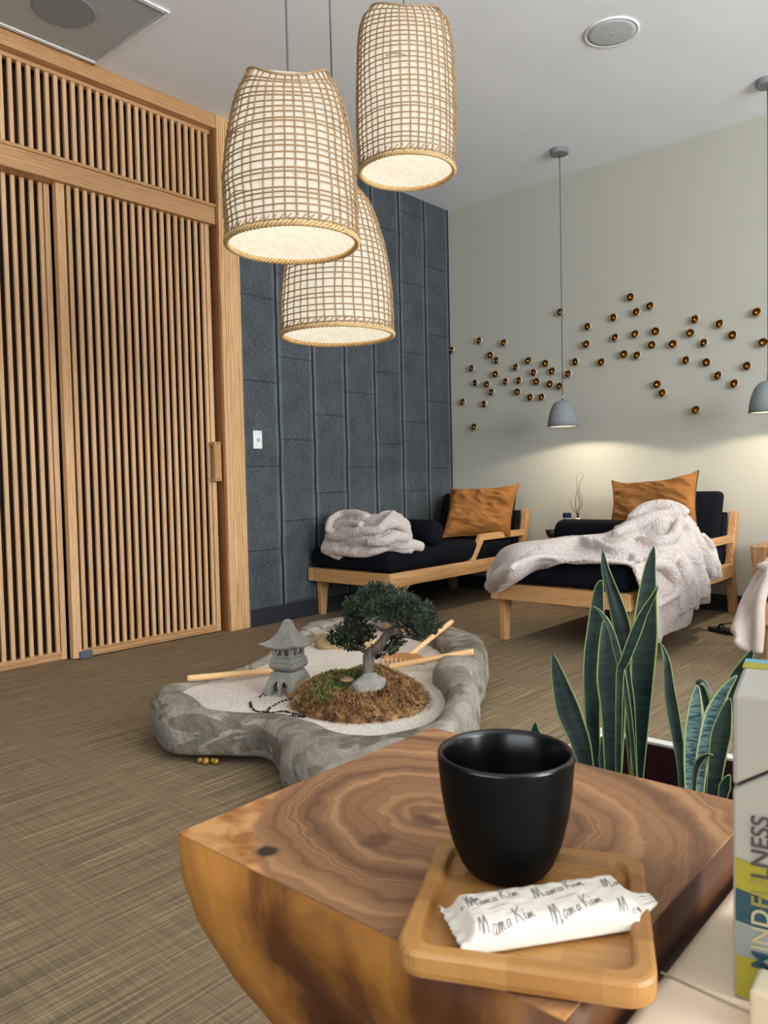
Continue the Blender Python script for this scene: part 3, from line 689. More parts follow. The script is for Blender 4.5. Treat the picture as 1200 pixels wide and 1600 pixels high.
rl = [([Y(778, 878, -1.6), Y(800, 861, -1.45), Y(850, 849, -1.4), Y(905, 842, -1.35), Y(930, 852, -1.5)], .022),
      ([Y(768, 915, -1.745), Y(766, 893, -1.7), Y(790, 878, -1.62), Y(850, 872, -1.66), Y(930, 876, -1.68), Y(985, 878, -1.62)], .02),
      ([Y(930, 846, -1.45), Y(960, 862, -1.62), Y(988, 868, -1.62), Y(995, 878, -1.66)], .024),
      ([Y(985, 815, -1.1), Y(1005, 796, -1.04), Y(1032, 790, -1.0), Y(1058, 794, -.96), Y(1072, 806, -.95)], .036),
      ([Y(960, 838, -1.3), Y(990, 820, -1.18), Y(1020, 808, -1.12), Y(1060, 800, -1.0)], .034),
      ([Y(1000, 845, -1.32), Y(1030, 846, -1.34), Y(1052, 838, -1.25), Y(1062, 815, -1.1)], .032),
      ([Y(1060, 815, -1.0), Y(1082, 835, -1.02), Y(1096, 860, -.98), X(1112, 900, 2.39)], .04),
      ([Y(1070, 835, -1.05), Y(1080, 860, -1.1), X(1090, 890, 2.40), X(1096, 935, 2.41)], .045),
      ([Y(1040, 852, -1.3), X(1062, 872, 2.37), X(1072, 900, 2.43), X(1076, 950, 2.43)], .04),
      ([X(1008, 880, 2.35), X(1040, 882, 2.40), X(1056, 905, 2.43), X(1062, 960, 2.43)], .03),
      ([Y(1096, 836, -.85), X(1112, 855, 2.35), X(1120, 885, 2.38), X(1124, 903, 2.385)], .022),
      ([X(1020, 950, 2.40), X(1045, 935, 2.43), X(1062, 925, 2.44)], .018)]
core = [([(2.0, -1.16, .55), (2.12, -1.12, .6), (2.25, -1.02, .6)], .085), ([(2.02, -.96, .6), (2.14, -.94, .64), (2.26, -.88, .6)], .08), ([(2.22, -1.3, .52), (2.28, -1.1, .54), (2.31, -.85, .52)], .06)]
cloth('blanket', [(A, 110, 46, fA), (B, 40, 60, fB), (C_, 24, 40, fB)], 'cream fleece throw spread over the middle daybed and trailing to the floor', thick=.022, rolls=rl+core, seed=8, voxel=.0085)
# right daybed: plush throw hanging over the corner
x3 = 2.855
D = [[Y(1204, 888, -1.72), X(1188, 905, 2.87), X(1178, 925, x3)],
     [Y(1204, 905, -1.76), Y(1184, 930, -1.76), X(1168, 950, x3-.01)],
     [Y(1196, 940, -1.79), Y(1178, 960, -1.80), X(1158, 975, x3-.015)],
     [Y(1184, 985, -1.80), Y(1166, 985, -1.81), X(1150, 992, x3-.02)],
     [Y(1180, 1012, -1.80), Y(1162, 1011, -1.81), X(1146, 1004, x3-.02)]]
roll3 = [([Y(1204, 898, -1.76), Y(1190, 930, -1.80), Y(1186, 965, -1.82), Y(1185, 1000, -1.82), Y(1184, 1020, -1.82)], .026),
         ([Y(1206, 888, -1.70), X(1190, 900, 2.88), X(1176, 925, x3), X(1160, 960, x3-.01), X(1150, 992, x3-.02)], .028),
         ([X(1149, 1000, x3-.02), Y(1162, 1010, -1.81), Y(1176, 1014, -1.81)], .02),
         ([(2.9, -1.62, .49), (3.1, -1.6, .52), (3.4, -1.5, .5)], .05)]
cloth('blanket', [(D, 50, 30, lambda p, u, v: .01*noise.noise(p*6)), ([[Vector((2.88, -1.70, .49)), Vector((2.9, -1.4, .50))], [Vector((3.2, -1.72, .50)), Vector((3.2, -1.4, .52))], [Vector((3.5, -1.70, .49)), Vector((3.5, -1.4, .5))]], 30, 20, .01)],
      'beige plush blanket hanging off the daybed at the right edge', 'plush', thick=.03, rolls=roll3, voxel=.011)

# ------------------------------------------------------------------ side tables, things on them, flip-flop
def stump(x0, y0, x1, y1, h, label):
    cx, cy = (x0+x1)/2, (y0+y1)/2; e = thing('stump_table', label, 'side table', (cx, cy, 0), group='square solid wood stump tables')
    a, b = (x1-x0)/2, (y1-y0)/2; m = MB()
    rows = []
    for z, k in ((0, .93), (h*.3, .9), (h*.7, .95), (h-.022, 1), (h-.02, 1)):
        r = []
        for (sx, sy) in ((-1, -1), (1, -1), (1, 1), (-1, 1)):
            r.append(Vector((sx*a*k, sy*b*k, z)))
        rows.append(r)
    m.grid(rows, True); m.f += [(3, 2, 1, 0), (16, 17, 18, 19)]
    build('block', m, M['stump'], e, bevel=.01, smooth=False)
    build('table_top', rbox(-a, -b, h-.0195, a, b, h), M['stump'], e, bevel=.004)
stump(1.08, -.41, 1.44, -.05, .475, 'dark wood stump table between the two full daybeds')
stump(2.49, -.42, 2.84, -.06, .478, 'solid wood stump table at the right edge beside the middle daybed')
p = Y(862, 838, -.30); e = thing('bowl', 'small black bowl on the stump table beside the corner daybed', 'bowl', (p.x+.0, -.30, .4755))
build('bowl_body', MB().lathe([(.025, 0), (.028, .006), (.036, .02), (.046, .055), (.043, .055), (.034, .022), (0, .012)], 28), M['blackbowl'], e, smooth=True)
p = Y(886, 806, -.15); e = thing('candle_jar', 'navy glass candle jar with pale label beside the twig vase', 'jar', (p.x, -.15, .4755))
build('jar_body', MB().lathe([(.028, 0), (.031, .005), (.031, p.z-.4755+.02), (.027, p.z-.4755+.022), (.027, .05), (0, .05)], 28), M['jar'], e, smooth=False)
build('jar_label', MB().lathe([(.0315, .10), (.0315, .135)], 28), plain('pale label', '#aab4cc', .5), e).modifiers.new('s', 'SOLIDIFY').thickness = .0005
p = Y(903, 812, -.15); e = thing('vase', 'white teardrop vase with dark neck holding curly twigs', 'vase', (p.x, -.15, .4755))
hz = Y(900, 811, -.15).z-.4755
build('vase_body', MB().lathe([(.03, 0), (.042, .02), (.045, .07), (.036, hz-.03), (.022, hz-.005), (.012, hz+.008), (.009, hz+.008), (.009, hz-.02)], 32), M['porcelain'], e, smooth=True)
build('vase_neck', MB().lathe([(.0085, hz+.0085), (.0085, hz+.03), (.012, hz+.045), (.0095, hz+.045), (.006, hz+.02)], 20), M['copper_dark'], e, smooth=True)
o0 = Vector((p.x, -.15, .4755)); tw = []
for pts in ([(901,802),(899,785),(901,768),(902,762),(901,750),(902,743)], [(901,802),(906,788),(904,772),(905,760),(907,752),(912,745),(912,742),(908,739)], [(901,802),(909,790),(908,775),(905,764)], [(900,802),(894,793),(891,784),(890,780)], [(901,802),(905,793),(906,785),(903,775),(904,766)]):
    tw.append([Y(a, b, -.15)-o0 for a, b in pts])
m = MB()
for ps in tw:
    pp = [cr(ps, (len(ps)-1)*k/20) for k in range(21)]; m.tube(pp, [.0028-.0018*k/20 for k in range(21)], 5)
b = build('curly_twigs', m, M['twig'], None, smooth=True, loc=o0); tag(b, 'bundle of thin curly brown twigs standing in the white vase', 'twigs')
# flip-flop
c0 = Z(1138, 990, 0); e = thing('flip_flop', 'black rubber flip-flop on the floor by the hanging plush blanket', 'sandal', (c0.x, c0.y, 0), -.35)
out_ = []
for k in range(36):
    t_ = 2*PI*k/36; x_ = .13*math.cos(t_); out_.append((x_, (.045+.008*math.cos(t_))*math.sin(t_)-.006*math.cos(t_*2)))
out_ = [(-a, b_) for a, b_ in out_][::-1]
build('sole', MB().prism(out_, .001, .022, 'z'), M['black'], e, bevel=.004)
build('strap', MB().tube([(-.07, 0, .021), (-.05, .005, .045), (-.01, .04, .055), (.04, .052, .018)], .008, 8, flat=.5), M['black'], e, smooth=True)
build('strap', MB().tube([(-.07, 0, .021), (-.05, -.005, .045), (-.01, -.04, .055), (.04, -.052, .018)], .008, 8, flat=.5), M['black'], e, smooth=True)

# ------------------------------------------------------------------ zen garden
pairs = [((1.50, -3.86), (1.60, -3.735)), ((1.68, -3.915), (1.70, -3.765)), ((1.80, -3.845), (1.80, -3.74)), ((1.89, -3.785), (1.90, -3.70)), ((1.965, -3.75), (1.98, -3.675)),
         ((2.08, -3.80), (2.10, -3.65)), ((2.22, -3.89), (2.20, -3.66)), ((2.37, -3.90), (2.30, -3.64)), ((2.46, -3.83), (2.37, -3.585)), ((2.52, -3.70), (2.41, -3.51)),
         ((2.53, -3.53), (2.40, -3.40)), ((2.48, -3.34), (2.33, -3.26)), ((2.37, -3.13), (2.22, -3.14)), ((2.24, -2.97), (2.10, -3.03)), ((2.18, -2.81), (2.03, -2.91)), ((2.10, -2.66), (1.95, -2.75)),
         ((1.92, -2.42), (1.80, -2.60)), ((1.70, -2.26), (1.62, -2.49)), ((1.48, -2.16), (1.46, -2.46)), ((1.28, -2.18), (1.26, -2.40)), ((1.10, -2.26), (1.12, -2.42)), ((.98, -2.37), (1.06, -2.49)),
         ((.92, -2.50), (1.08, -2.58)), ((1.02, -2.73), (1.15, -2.78)), ((1.17, -2.94), (1.25, -2.94)), ((1.26, -3.12), (1.33, -3.13)), ((1.34, -3.30), (1.39, -3.32)), ((1.36, -3.47), (1.41, -3.50)), ((1.35, -3.62), (1.41, -3.63)), ((1.385, -3.77), (1.47, -3.72))]
hts = [.166, .162, .160, .160, .160, .160, .162, .164, .166, .17, .175, .205, .215, .22, .22, .215, .205, .20, .20, .20, .20, .20, .20, .195, .19, .18, .17, .165, .165, .175]
OC = Vector((1.75, -3.05, 0)); NP = 240
oo = [Vector((a[0], a[1], h_)) for (a, b_), h_ in zip(pairs, hts)]; ii = [Vector((b_[0], b_[1], 0)) for a, b_ in pairs]
rows = []
prof = [(.10, .022), (.03, .024), (.005, .05), (0, .10), (.02, -.045), (.12, -.018), (.3, -.002), (.5, 0), (.72, -.002), (.9, -.007), (1.0, -.03), (1.03, -.09)]
for (tt, zz) in prof:
    r = []
    for k in range(NP):
        s_ = len(oo)*k/NP; a = crc(oo, s_); b_ = crc(ii, s_); ht = a.z; a = Vector((a.x, a.y, 0))
        p = a.lerp(b_, tt); z = zz if zz > 0 else ht+zz
        q_ = Vector((p.x, p.y, z)); nn = noise.noise(q_*4)*.020+noise.noise(q_*13)*.010+noise.noise(q_*28)*.004+abs(noise.noise(Vector((q_.x*9, q_.y*9, q_.z*3))))*.01
        dr = (a-b_).normalized()
        if .03 < z: p = p+dr*nn*(1 if tt < .5 else .4); z += nn*.5 if tt > .1 else 0
        r.append(Vector((p.x, p.y, z))-OC)
    rows.append(r)
# undercut a shadow gap below the left lobe, closed bottom
m = MB().grid(rows, True); m.f.append(tuple(range(NP))[::-1])
basin = thing('zen_garden', 'large grey carved stone basin of a tabletop zen garden on the floor', 'zen garden', OC)
build('stone_basin', m, M['basin'], basin, smooth=True, sub=1)
# sand
inn = [crc(ii, len(ii)*k/120) for k in range(120)]; cen = Vector((1.75, -3.2, 0))
def inside(x, y):
    c_ = False; n = len(inn)
    for i in range(n):
        a, b_ = inn[i], inn[i-1]
        if (a.y > y) != (b_.y > y) and x < (b_.x-a.x)*(y-a.y)/(b_.y-a.y)+a.x: c_ = not c_
    return c_
def sandz(x, y): return .148+.010*noise.noise(Vector((x*4, y*4, 1)))+.003*noise.noise(Vector((x*16, y*16, 2)))+.008*math.exp(-((x-1.75)**2+(y+3.55)**2)/.01)*0
m = MB(); g = {}; st = .022
xs_ = [.9+st*i for i in range(75)]; ys_ = [-3.85+st*i for i in range(70)]
ok = {}
for i, x in enumerate(xs_):
    for j, y in enumerate(ys_):
        near = inside(x, y) or min((x-a.x)**2+(y-a.y)**2 for a in inn) < .0022
        ok[i, j] = near
        if near: g[i, j] = len(m.v); m.v.append(Vector((x, y, sandz(x, y)))-OC)
for i in range(len(xs_)-1):
    for j in range(len(ys_)-1):
        c_ = [(i, j), (i+1, j), (i+1, j+1), (i, j+1)]
        if all(q_ in g for q_ in c_): m.f.append(tuple(g[q_] for q_ in c_))
m.v = [v+OC for v in m.v]
o = build('sand', m, M['sand'], None, smooth=True, sub=1); tag(o, 'fine white sand filling the stone basin', 'sand', kind='stuff')
# gold pebbles under the basin edge
gp = None
for px, py, s_, lb in ((313, 1190, .010, 'gold pebble, left one of four under the basin edge'), (322, 1192, .012, 'gold pebble, biggest of four under the basin edge'), (333, 1190, .009, 'gold pebble, third from left under the basin edge'), (338, 1192, .010, 'gold pebble, right one of four under the basin edge')):
    p = Z(px, py+3, 0); m = MB().lathe([(0, 0)]+[(math.sin(PI*k/8)*1.0, 1-math.cos(PI*k/8)) for k in range(1, 8)]+[(0, 2)], 14, fn=lambda t_, z_: 1+.15*math.sin(3*t_+z_*2))
    m.v = [v*s_ for v in m.v]; o = build('gold_pebble', m, M['gold'], None, smooth=True, loc=(p.x, p.y, .0005)); tag(o, lb, 'pebble', 'gold pebbles under the basin')
# lantern
LZ = .145; lp = Vector((1.765, -3.462, LZ)); K = .0
e = thing('stone_lantern', 'small grey stone pagoda lantern standing in the sand', 'lantern', lp, math.radians(15))
def sq(hw, z, n=6, rd=1.0, bulge=0.):       # square ring with slightly curved sides
    r = []
    cs = [(-1, -1), (1, -1), (1, 1), (-1, 1)]
    for a in range(4):
        x0_, y0_ = cs[a]; x1_, y1_ = cs[(a+1) % 4]
        for k in range(n):
            u = k/n; x_, y_ = x0_+(x1_-x0_)*u, y0_+(y1_-y0_)*u
            lift = bulge*(abs(2*u-1)**2)
            r.append(Vector((x_*hw*rd, y_*hw*rd, z+lift)))
    return r
m = MB()
hb = .088
def arch(cx, w_, h_, n=8): return [(cx-w_, 0)]+[(cx-w_*math.cos(PI*k/n), h_-w_+w_*math.sin(PI*k/n)) for k in range(n+1)]+[(cx+w_, 0)]
# base: four curved walls each with two small arches
for a in range(4):
    Rt = Matrix.Rotation(a*PI/2, 4, 'Z'); cols = 24
    fr_ = []
    def wallp(u, v, off): # u -1..1, v 0..1
        hw_ = .080-.030*v**1.6-off; return Rt @ Vector((u*hw_, -hw_, v*.098))
    for off in (0,):
        for i in range(cols):
            for j in range(16):
                u0, u1, v0, v1 = -1+2*i/cols, -1+2*(i+1)/cols, j/16, (j+1)/16; um, vm = (u0+u1)/2, (v0+v1)/2
                hole = False
                for cx_ in (-.30, .30):
                    if abs(um-cx_) < .25 and vm < .42+.22*math.sqrt(max(0, 1-((um-cx_)/.25)**2)): hole = True
                if hole: continue
                b0 = len(m.v); m.v += [wallp(u0, v0, 0), wallp(u1, v0, 0), wallp(u1, v1, 0), wallp(u0, v1, 0)]; m.f.append((b0, b0+1, b0+2, b0+3))
m.add([v for v in sq(.050, .098, 1)], [(0, 1, 2, 3)])
o = build('base', m, M['lantern'], e, smooth=False, solid=.012)
m = MB(); rws = [sq(h_, z_, 6) for h_, z_ in ((.040, .100), (.058, .110), (.066, .122), (.066, .134), (.060, .138), (.064, .142), (.060, .152), (.054, .158), (.040, .159))]
m.grid(rws, True); m.f += [tuple(range(24))[::-1], tuple(range(8*24, 9*24))]
build('collar', m, M['lantern'], e, smooth=False, bevel=.002)
m = MB()
for sx in (-1, 1):
    for sy in (-1, 1): m.box((sx*.044-.009, sy*.044-.009, .159), (sx*.044+.009, sy*.044+.009, .205))
for a in range(4):
    Rt = Matrix.Rotation(a*PI/2, 4, 'Z'); m.box((-.036, -.050, .159), (.036, -.040, .170), Rt); m.box((-.036, -.050, .196), (.036, -.040, .205), Rt); m.box((-.006, -.050, .170), (.006, -.042, .196), Rt)
build('light_box', m, M['lantern'], e)
m = MB(); rws = [sq(h_, z_, 8, bulge=b__) for h_, z_, b__ in ((.05, .200, .0), (.095, .204, .016), (.099, .210, .016), (.080, .217, .010), (.058, .232, .005), (.038, .256, .002), (.024, .284, 0), (.017, .308, 0), (.007, .318, 0))]
m.grid(rws, True); m.f += [tuple(range(32))[::-1], tuple(range(8*32, 9*32))]
build('roof', m, M['lantern'], e, smooth=False)
e.scale = (.80, .80, .86)
# rocks
def rock(name, c, s, mat, label, seed, rot=(0, 0, 0), flat=0.):
    bm = bmesh.new(); bmesh.ops.create_icosphere(bm, subdivisions=4, radius=1)
    for v in bm.verts:
        d_ = v.co.normalized(); k = 1+.22*noise.noise(d_*1.3+Vector((seed, 0, 0)))+.07*noise.noise(d_*4+Vector((seed, 3, 0))); v.co = Vector((d_.x*s[0], d_.y*s[1], d_.z*s[2]))*k
    me = bpy.data.meshes.new(name); bm.to_mesh(me); bm.free(); me.materials.append(M[mat]); me.polygons.foreach_set('use_smooth', [True]*len(me.polygons))
    o = bpy.data.objects.new(name, me); COL.objects.link(o); o.location = c; o.rotation_euler = rot; return tag(o, label, 'rock')
rock('rock', (1.86, -3.44, .16), (.10, .06, .045), 'tanrock', 'tan rock half buried in sand behind the green moss', 1, (0, 0, .8))
rock('rock', (1.935, -3.535, .155), (.055, .06, .04), 'tanrock', 'tan rock left of the moss mound, in front of the lantern', 2)
rock('rock', (1.40, -2.78, .17), (.16, .07, .055), 'tanrock', 'long ochre rock under the left bonsai branch', 3, (0, 0, .75))
rock('rock', (1.47, -2.40, .19), (.13, .07, .05), 'tanrock', 'tan rock against the far basin rim behind the tree', 4, (0, 0, .2))
# moss mound
MC = Vector((2.055, -3.40, .15))
def moundz(x, y):
    d_ = ((x-MC.x-.01)/.24)**2+((y-MC.y)/.24)**2
    return .13+.120*max(0, 1-d_)**.6*(1+.25*noise.noise(Vector((x*9, y*9, 0))))+.008*noise.noise(Vector((x*40, y*40, 0))) if d_ < 1 else .12
def fuzz(mb_, x, y, z, n, ln, rn, w_=.0011):
    for _ in range(n):
        a = rn.uniform(0, 6.28); el = rn.uniform(-.1, 1.2); d_ = Vector((math.cos(a)*math.cos(el), math.sin(a)*math.cos(el), math.sin(el)))
        p0 = Vector((x+rn.uniform(-.008, .008), y+rn.uniform(-.008, .008), z)); p1 = p0+d_*ln*rn.uniform(.4, .7); p2 = p1+Vector((rn.uniform(-1, 1), rn.uniform(-1, 1), rn.uniform(-.8, .4)))*ln*.5
        s_ = d_.cross(Vector((0, 0, 1))).normalized()*w_
        b0 = len(mb_.v); mb_.v += [p0-s_, p0+s_, p1-s_, p1+s_, p2]; mb_.f += [(b0, b0+1, b0+3, b0+2), (b0+2, b0+3, b0+4)]
GP = Z(541, 1070, .225)
rn = random.Random(3); mm = MB(); gm = MB(); om = MB(); base_ = MB(); hgrid = []
rings_ = 26
for i in range(rings_+1):
    r_ = .24*i/rings_; hgrid.append([Vector((MC.x+.01+r_*math.cos(2*PI*k/60), MC.y+r_*math.sin(2*PI*k/60), moundz(MC.x+.01+r_*math.cos(2*PI*k/60)*.999, MC.y+r_*math.sin(2*PI*k/60)*.999)))-MC for k in range(60)])
base_.grid(hgrid, True)
for _ in range(3800):
    a = rn.uniform(0, 6.28); r_ = .25*math.sqrt(rn.random())*(1+.1*noise.noise(Vector((a*2, 0, 0)))); x = MC.x+.01+r_*math.cos(a); y = MC.y+r_*math.sin(a); z = moundz(x, y)
    # green patch on the lantern side, olive edge
    gx, gy = x-GP.x, y-GP.y
    if gx*gx+gy*gy < .062**2: tgt = gm
    elif gx*gx+gy*gy < .125**2 and (gx < 0.03 or gy > 0.03): tgt = om
    else: tgt = mm
    fuzz(tgt, x-MC.x, y-MC.y, z-MC.z, 5 if tgt is not gm else 6, .028 if tgt is not gm else .012, rn, .0014)
moss = thing('moss_mound', 'mound of dried brown moss with a green patch under the bonsai', 'moss', MC)
build('moss_bed', base_, M['moss'], moss, smooth=True)
for nm, mb_, mt in (('brown_moss', mm, 'moss'), ('green_moss', gm, 'gmoss'), ('olive_moss', om, 'omoss')):
    o = build(nm, mb_, M[mt], moss); o['kind'] = 'stuff'
def on_mound(px, py, z0=.2):
    z = z0
    for _ in range(12): p = Z(px, py, z); z = .5*z+.5*moundz(p.x, p.y)
    return Z(px, py, z)
p = on_mound(574, 1076); rock('rock', (p.x, p.y, p.z+.012), (.062, .033, .036), 'greyrock', 'smooth grey striped stone leaning on the moss below the trunk', 7, (0, -.35, .75))
p = on_mound(545, 1064); rock('rock', (p.x, p.y, p.z+.006), (.030, .022, .006), 'tanrock', 'small flat tan stone on the green moss', 9, (.1, 0, .6))
# bonsai
tb = on_mound(575, 1062, .23); tb = Vector((tb.x, tb.y, moundz(tb.x, tb.y)-.01)); ty = tb.y
tree = thing('bonsai_tree', 'juniper bonsai with a twisted trunk rising from the moss mound', 'tree', tb)
Tp = lambda px, py, dy=0.: Y(px, py, ty+dy)-tb
m = MB()
def limb(pts, r0, r1, n=20):
    pp = [cr(pts, (len(pts)-1)*k/n) for k in range(n+1)]; m.tube(pp, [(r0+(r1-r0)*k/n)*(1+.15*noise.noise(pp[k]*30)) for k in range(n+1)], 10)
limb([Tp(573, 1064), Tp(576, 1040), Tp(577, 1022), Tp(590, 1012), Tp(599, 1000), Tp(606, 990), Tp(620, 984), Tp(616, 973), Tp(604, 965), Tp(600, 950), Tp(590, 930)], .021, .008, 40)
limb([Tp(577, 1022), Tp(560, 1012, .02), Tp(540, 1000, .01), Tp(525, 990)], .010, .003)
limb([Tp(604, 965), Tp(590, 960, -.02), Tp(575, 965, -.03), Tp(566, 972, -.04)], .007, .003)
limb([Tp(606, 968), Tp(630, 962, .03), Tp(655, 965, .04), Tp(670, 972)], .009, .003)
limb([Tp(590, 1012), Tp(600, 1020, .02), Tp(612, 1005, .03), Tp(615, 1000)], .007, .003)
limb([Tp(618, 978), Tp(600, 985, .04), Tp(580, 975, .06), Tp(560, 985, .06)], .006, .002)
for a in range(5): limb([Vector((0, 0, .025)), Vector((math.cos(a*1.3)*.025, math.sin(a*1.3)*.025, .006)), Vector((math.cos(a*1.3)*.05, math.sin(a*1.3)*.05, -.012))], .012, .003, 6)
build('trunk', m, M['bark'], tree, smooth=True)
pads = [(590, 928, 0, 30, 18), (568, 945, -.03, 32, 20), (612, 940, .02, 40, 22), (645, 962, .02, 38, 26), (668, 975, -.01, 22, 20), (655, 985, .03, 20, 18), (555, 965, .03, 22, 16), (598, 955, -.05, 38, 18),
        (530, 998, 0, 20, 16), (550, 1000, .03, 26, 22), (570, 990, .04, 18, 16), (610, 1008, .04, 16, 18), (622, 1000, .06, 12, 14), (590, 1020, .05, 14, 12), (625, 948, -.04, 30, 16), (580, 935, .05, 26, 18), (545, 985, -.03, 22, 14)]
fm = MB(); rn = random.Random(11); pxm = 2.55/F
for (px, py, dy, rx, ry) in pads:
    c_ = Tp(px, py, dy); a_, b_ = rx*pxm, ry*pxm
    for _ in range(int(rx*ry*.42)):
        d_ = Vector((rn.gauss(0, 1), rn.gauss(0, 1), rn.gauss(0, 1))).normalized()*(rn.random()**.35)
        q0 = c_+Vector((d_.x*a_, d_.y*a_*.9, d_.z*b_)); up_ = (Vector((d_.x*.8, d_.y*.8, abs(d_.z)*.6+.35))).normalized()
        for k in range(6):
            dd = (up_+Vector((rn.uniform(-.8, .8), rn.uniform(-.8, .8), rn.uniform(-.5, .8)))).normalized(); l_ = rn.uniform(.009, .02); s_ = dd.orthogonal().normalized()*.0014
            b0 = len(fm.v); m0 = q0+dd*l_*.5; fm.v += [q0-s_*.5, q0+s_*.5, m0+s_, q0+dd*l_, m0-s_]; fm.f.append((b0, b0+1, b0+2, b0+3, b0+4))
build('foliage', fm, M['needle'], tree)
# rakes
def sand_at(px, py, z=.15): return Z(px, py, z)
a, b_ = Z(706, 971, .235), Z(640, 1024, .17)
rk = thing('wooden_rake', 'small wooden rake with a toothed head, handle resting on the far basin rim', 'rake', b_, math.atan2((a-b_).y, (a-b_).x))
Ln = math.hypot((a-b_).x, (a-b_).y); dz = a.z-b_.z
build('handle', MB().tube([(0, 0, 0), (Ln*.9, 0, dz*.9), (Ln*.905, 0, dz*.905), (Ln, 0, dz)], [.0105, .0115, .0125, .0115], 16), M['rake'], rk, smooth=True)
hm = MB().prism([(.012, -.03), (.012, .03), (-.05, .10), (-.065, .10), (-.065, -.10), (-.05, -.10)], -.006, .008, 'z')
build('head', hm, wood('rake head wood', '#c98f58', '#a06c3c', 'y', .6, rings=.2), rk, bevel=.002)
for k in range(10): build('tooth', MB().box((-.067, -.098+k*.0208, -.026), (-.060, -.088+k*.0208, -.0005)), M['rake'], rk, bevel=.001)
def stick(p0, p1, label, r=.0125):
    e_ = p1-p0; o = build('rake_handle', MB().tube([(0, 0, 0), (.01, 0, 0), (e_.length-.01, 0, 0), (e_.length, 0, 0)], [r*.9, r, r, r*.9], 18), M['rake'], None, smooth=True, loc=p0)
    o.rotation_euler = e_.to_track_quat('X', 'Z').to_euler(); tag(o, label, 'rake handle', 'loose rake handles on the basin')
stick(Z(740, 1018, .232), Z(606, 1042, .165), 'round wooden stick lying over the right basin rim')
stick(Z(292, 1060, .180), Z(436, 1047, .167), 'round wooden stick on the left basin rim, running behind the stone lantern')
# black pebble lines
line1 = [(454, 1093), (436, 1099), (419, 1109), (423, 1114), (440, 1113), (455, 1116), (470, 1120), (476, 1121)]
line2 = [(391, 1097), (392, 1104), (400, 1111), (416, 1113), (426, 1117), (440, 1118), (456, 1120), (474, 1122)]
extra = [(408, 1086), (411, 1083), (414, 1086), (406, 1088)]
pb = None; cnt_ = 0
def peb(p, label, rn_=random.Random(2)):
    global pb
    z = sandz(p.x, p.y)
    if pb is None:
        m = MB().lathe([(0, 0), (.7, .2), (1, .8), (.8, 1.4), (0, 1.7)], 10); m.v = [v*.0045 for v in m.v]
        pb = build('black_pebble', m, M['pebble'], None, smooth=True, loc=(p.x, p.y, z)); o = pb
    else: o = pb.copy(); COL.objects.link(o); o.location = (p.x, p.y, z)
    s_ = rn_.uniform(.7, 1.15); o.scale = (s_*1.2, s_*.9, s_*.8); o.rotation_euler = (0, 0, rn_.uniform(0, 3)); tag(o, label, 'pebble', 'black pebbles laid in lines on the sand')
for ln_, lab, n in ((line1, 'black pebble in the curl nearest the lantern, laid on white sand', 30), (line2, 'black pebble in the outer line on the white sand', 30)):
    P_ = [Z(a, b_, .15) for a, b_ in ln_]
    for k in range(n): peb(cr(P_, (len(P_)-1)*k/(n-1))+Vector((random.uniform(-.002, .002), random.uniform(-.002, .002), 0)), lab)
for a, b_ in extra: peb(Z(a, b_, .15), 'black pebble in the short dash left of the lantern foot')

# ------------------------------------------------------------------ planter with snake plants
pz = .37; px0, px1, py0, py1 = 3.145, 3.78, -4.33, -3.79
e = thing('planter_box', 'white-rimmed square planter with dark maroon inside behind the stool', 'planter', ((px0+px1)/2, (py0+py1)/2, 0))
hx, hy = (px1-px0)/2, (py1-py0)/2; rw_ = .028
m = MB().box((-hx, -hy, 0), (hx, -hy+rw_, pz)).box((-hx, hy-rw_, 0), (hx, hy, pz)).box((-hx, -hy+rw_, 0), (-hx+rw_, hy-rw_, pz)).box((hx-rw_, -hy+rw_, 0), (hx, hy-rw_, pz))
build('box_body', m, M['planter'], e, bevel=.003)
b1 = rw_+.0005; b2 = rw_+.006
m = MB().box((-hx+b1, -hy+b1, .05), (hx-b1, -hy+b2, pz-.004)).box((-hx+b1, hy-b2, .05), (hx-b1, hy-b1, pz-.004)).box((-hx+b1, -hy+b2, .05), (-hx+b2, hy-b2, pz-.004)).box((hx-b2, -hy+b2, .05), (hx-b1, hy-b2, pz-.004))
build('inner_liner', m, M['maroon'], e)
build('soil', rbox(-hx+b2+.001, -hy+b2+.001, .02, hx-b2-.001, hy-b2-.001, pz-.10), M['soil'], e)
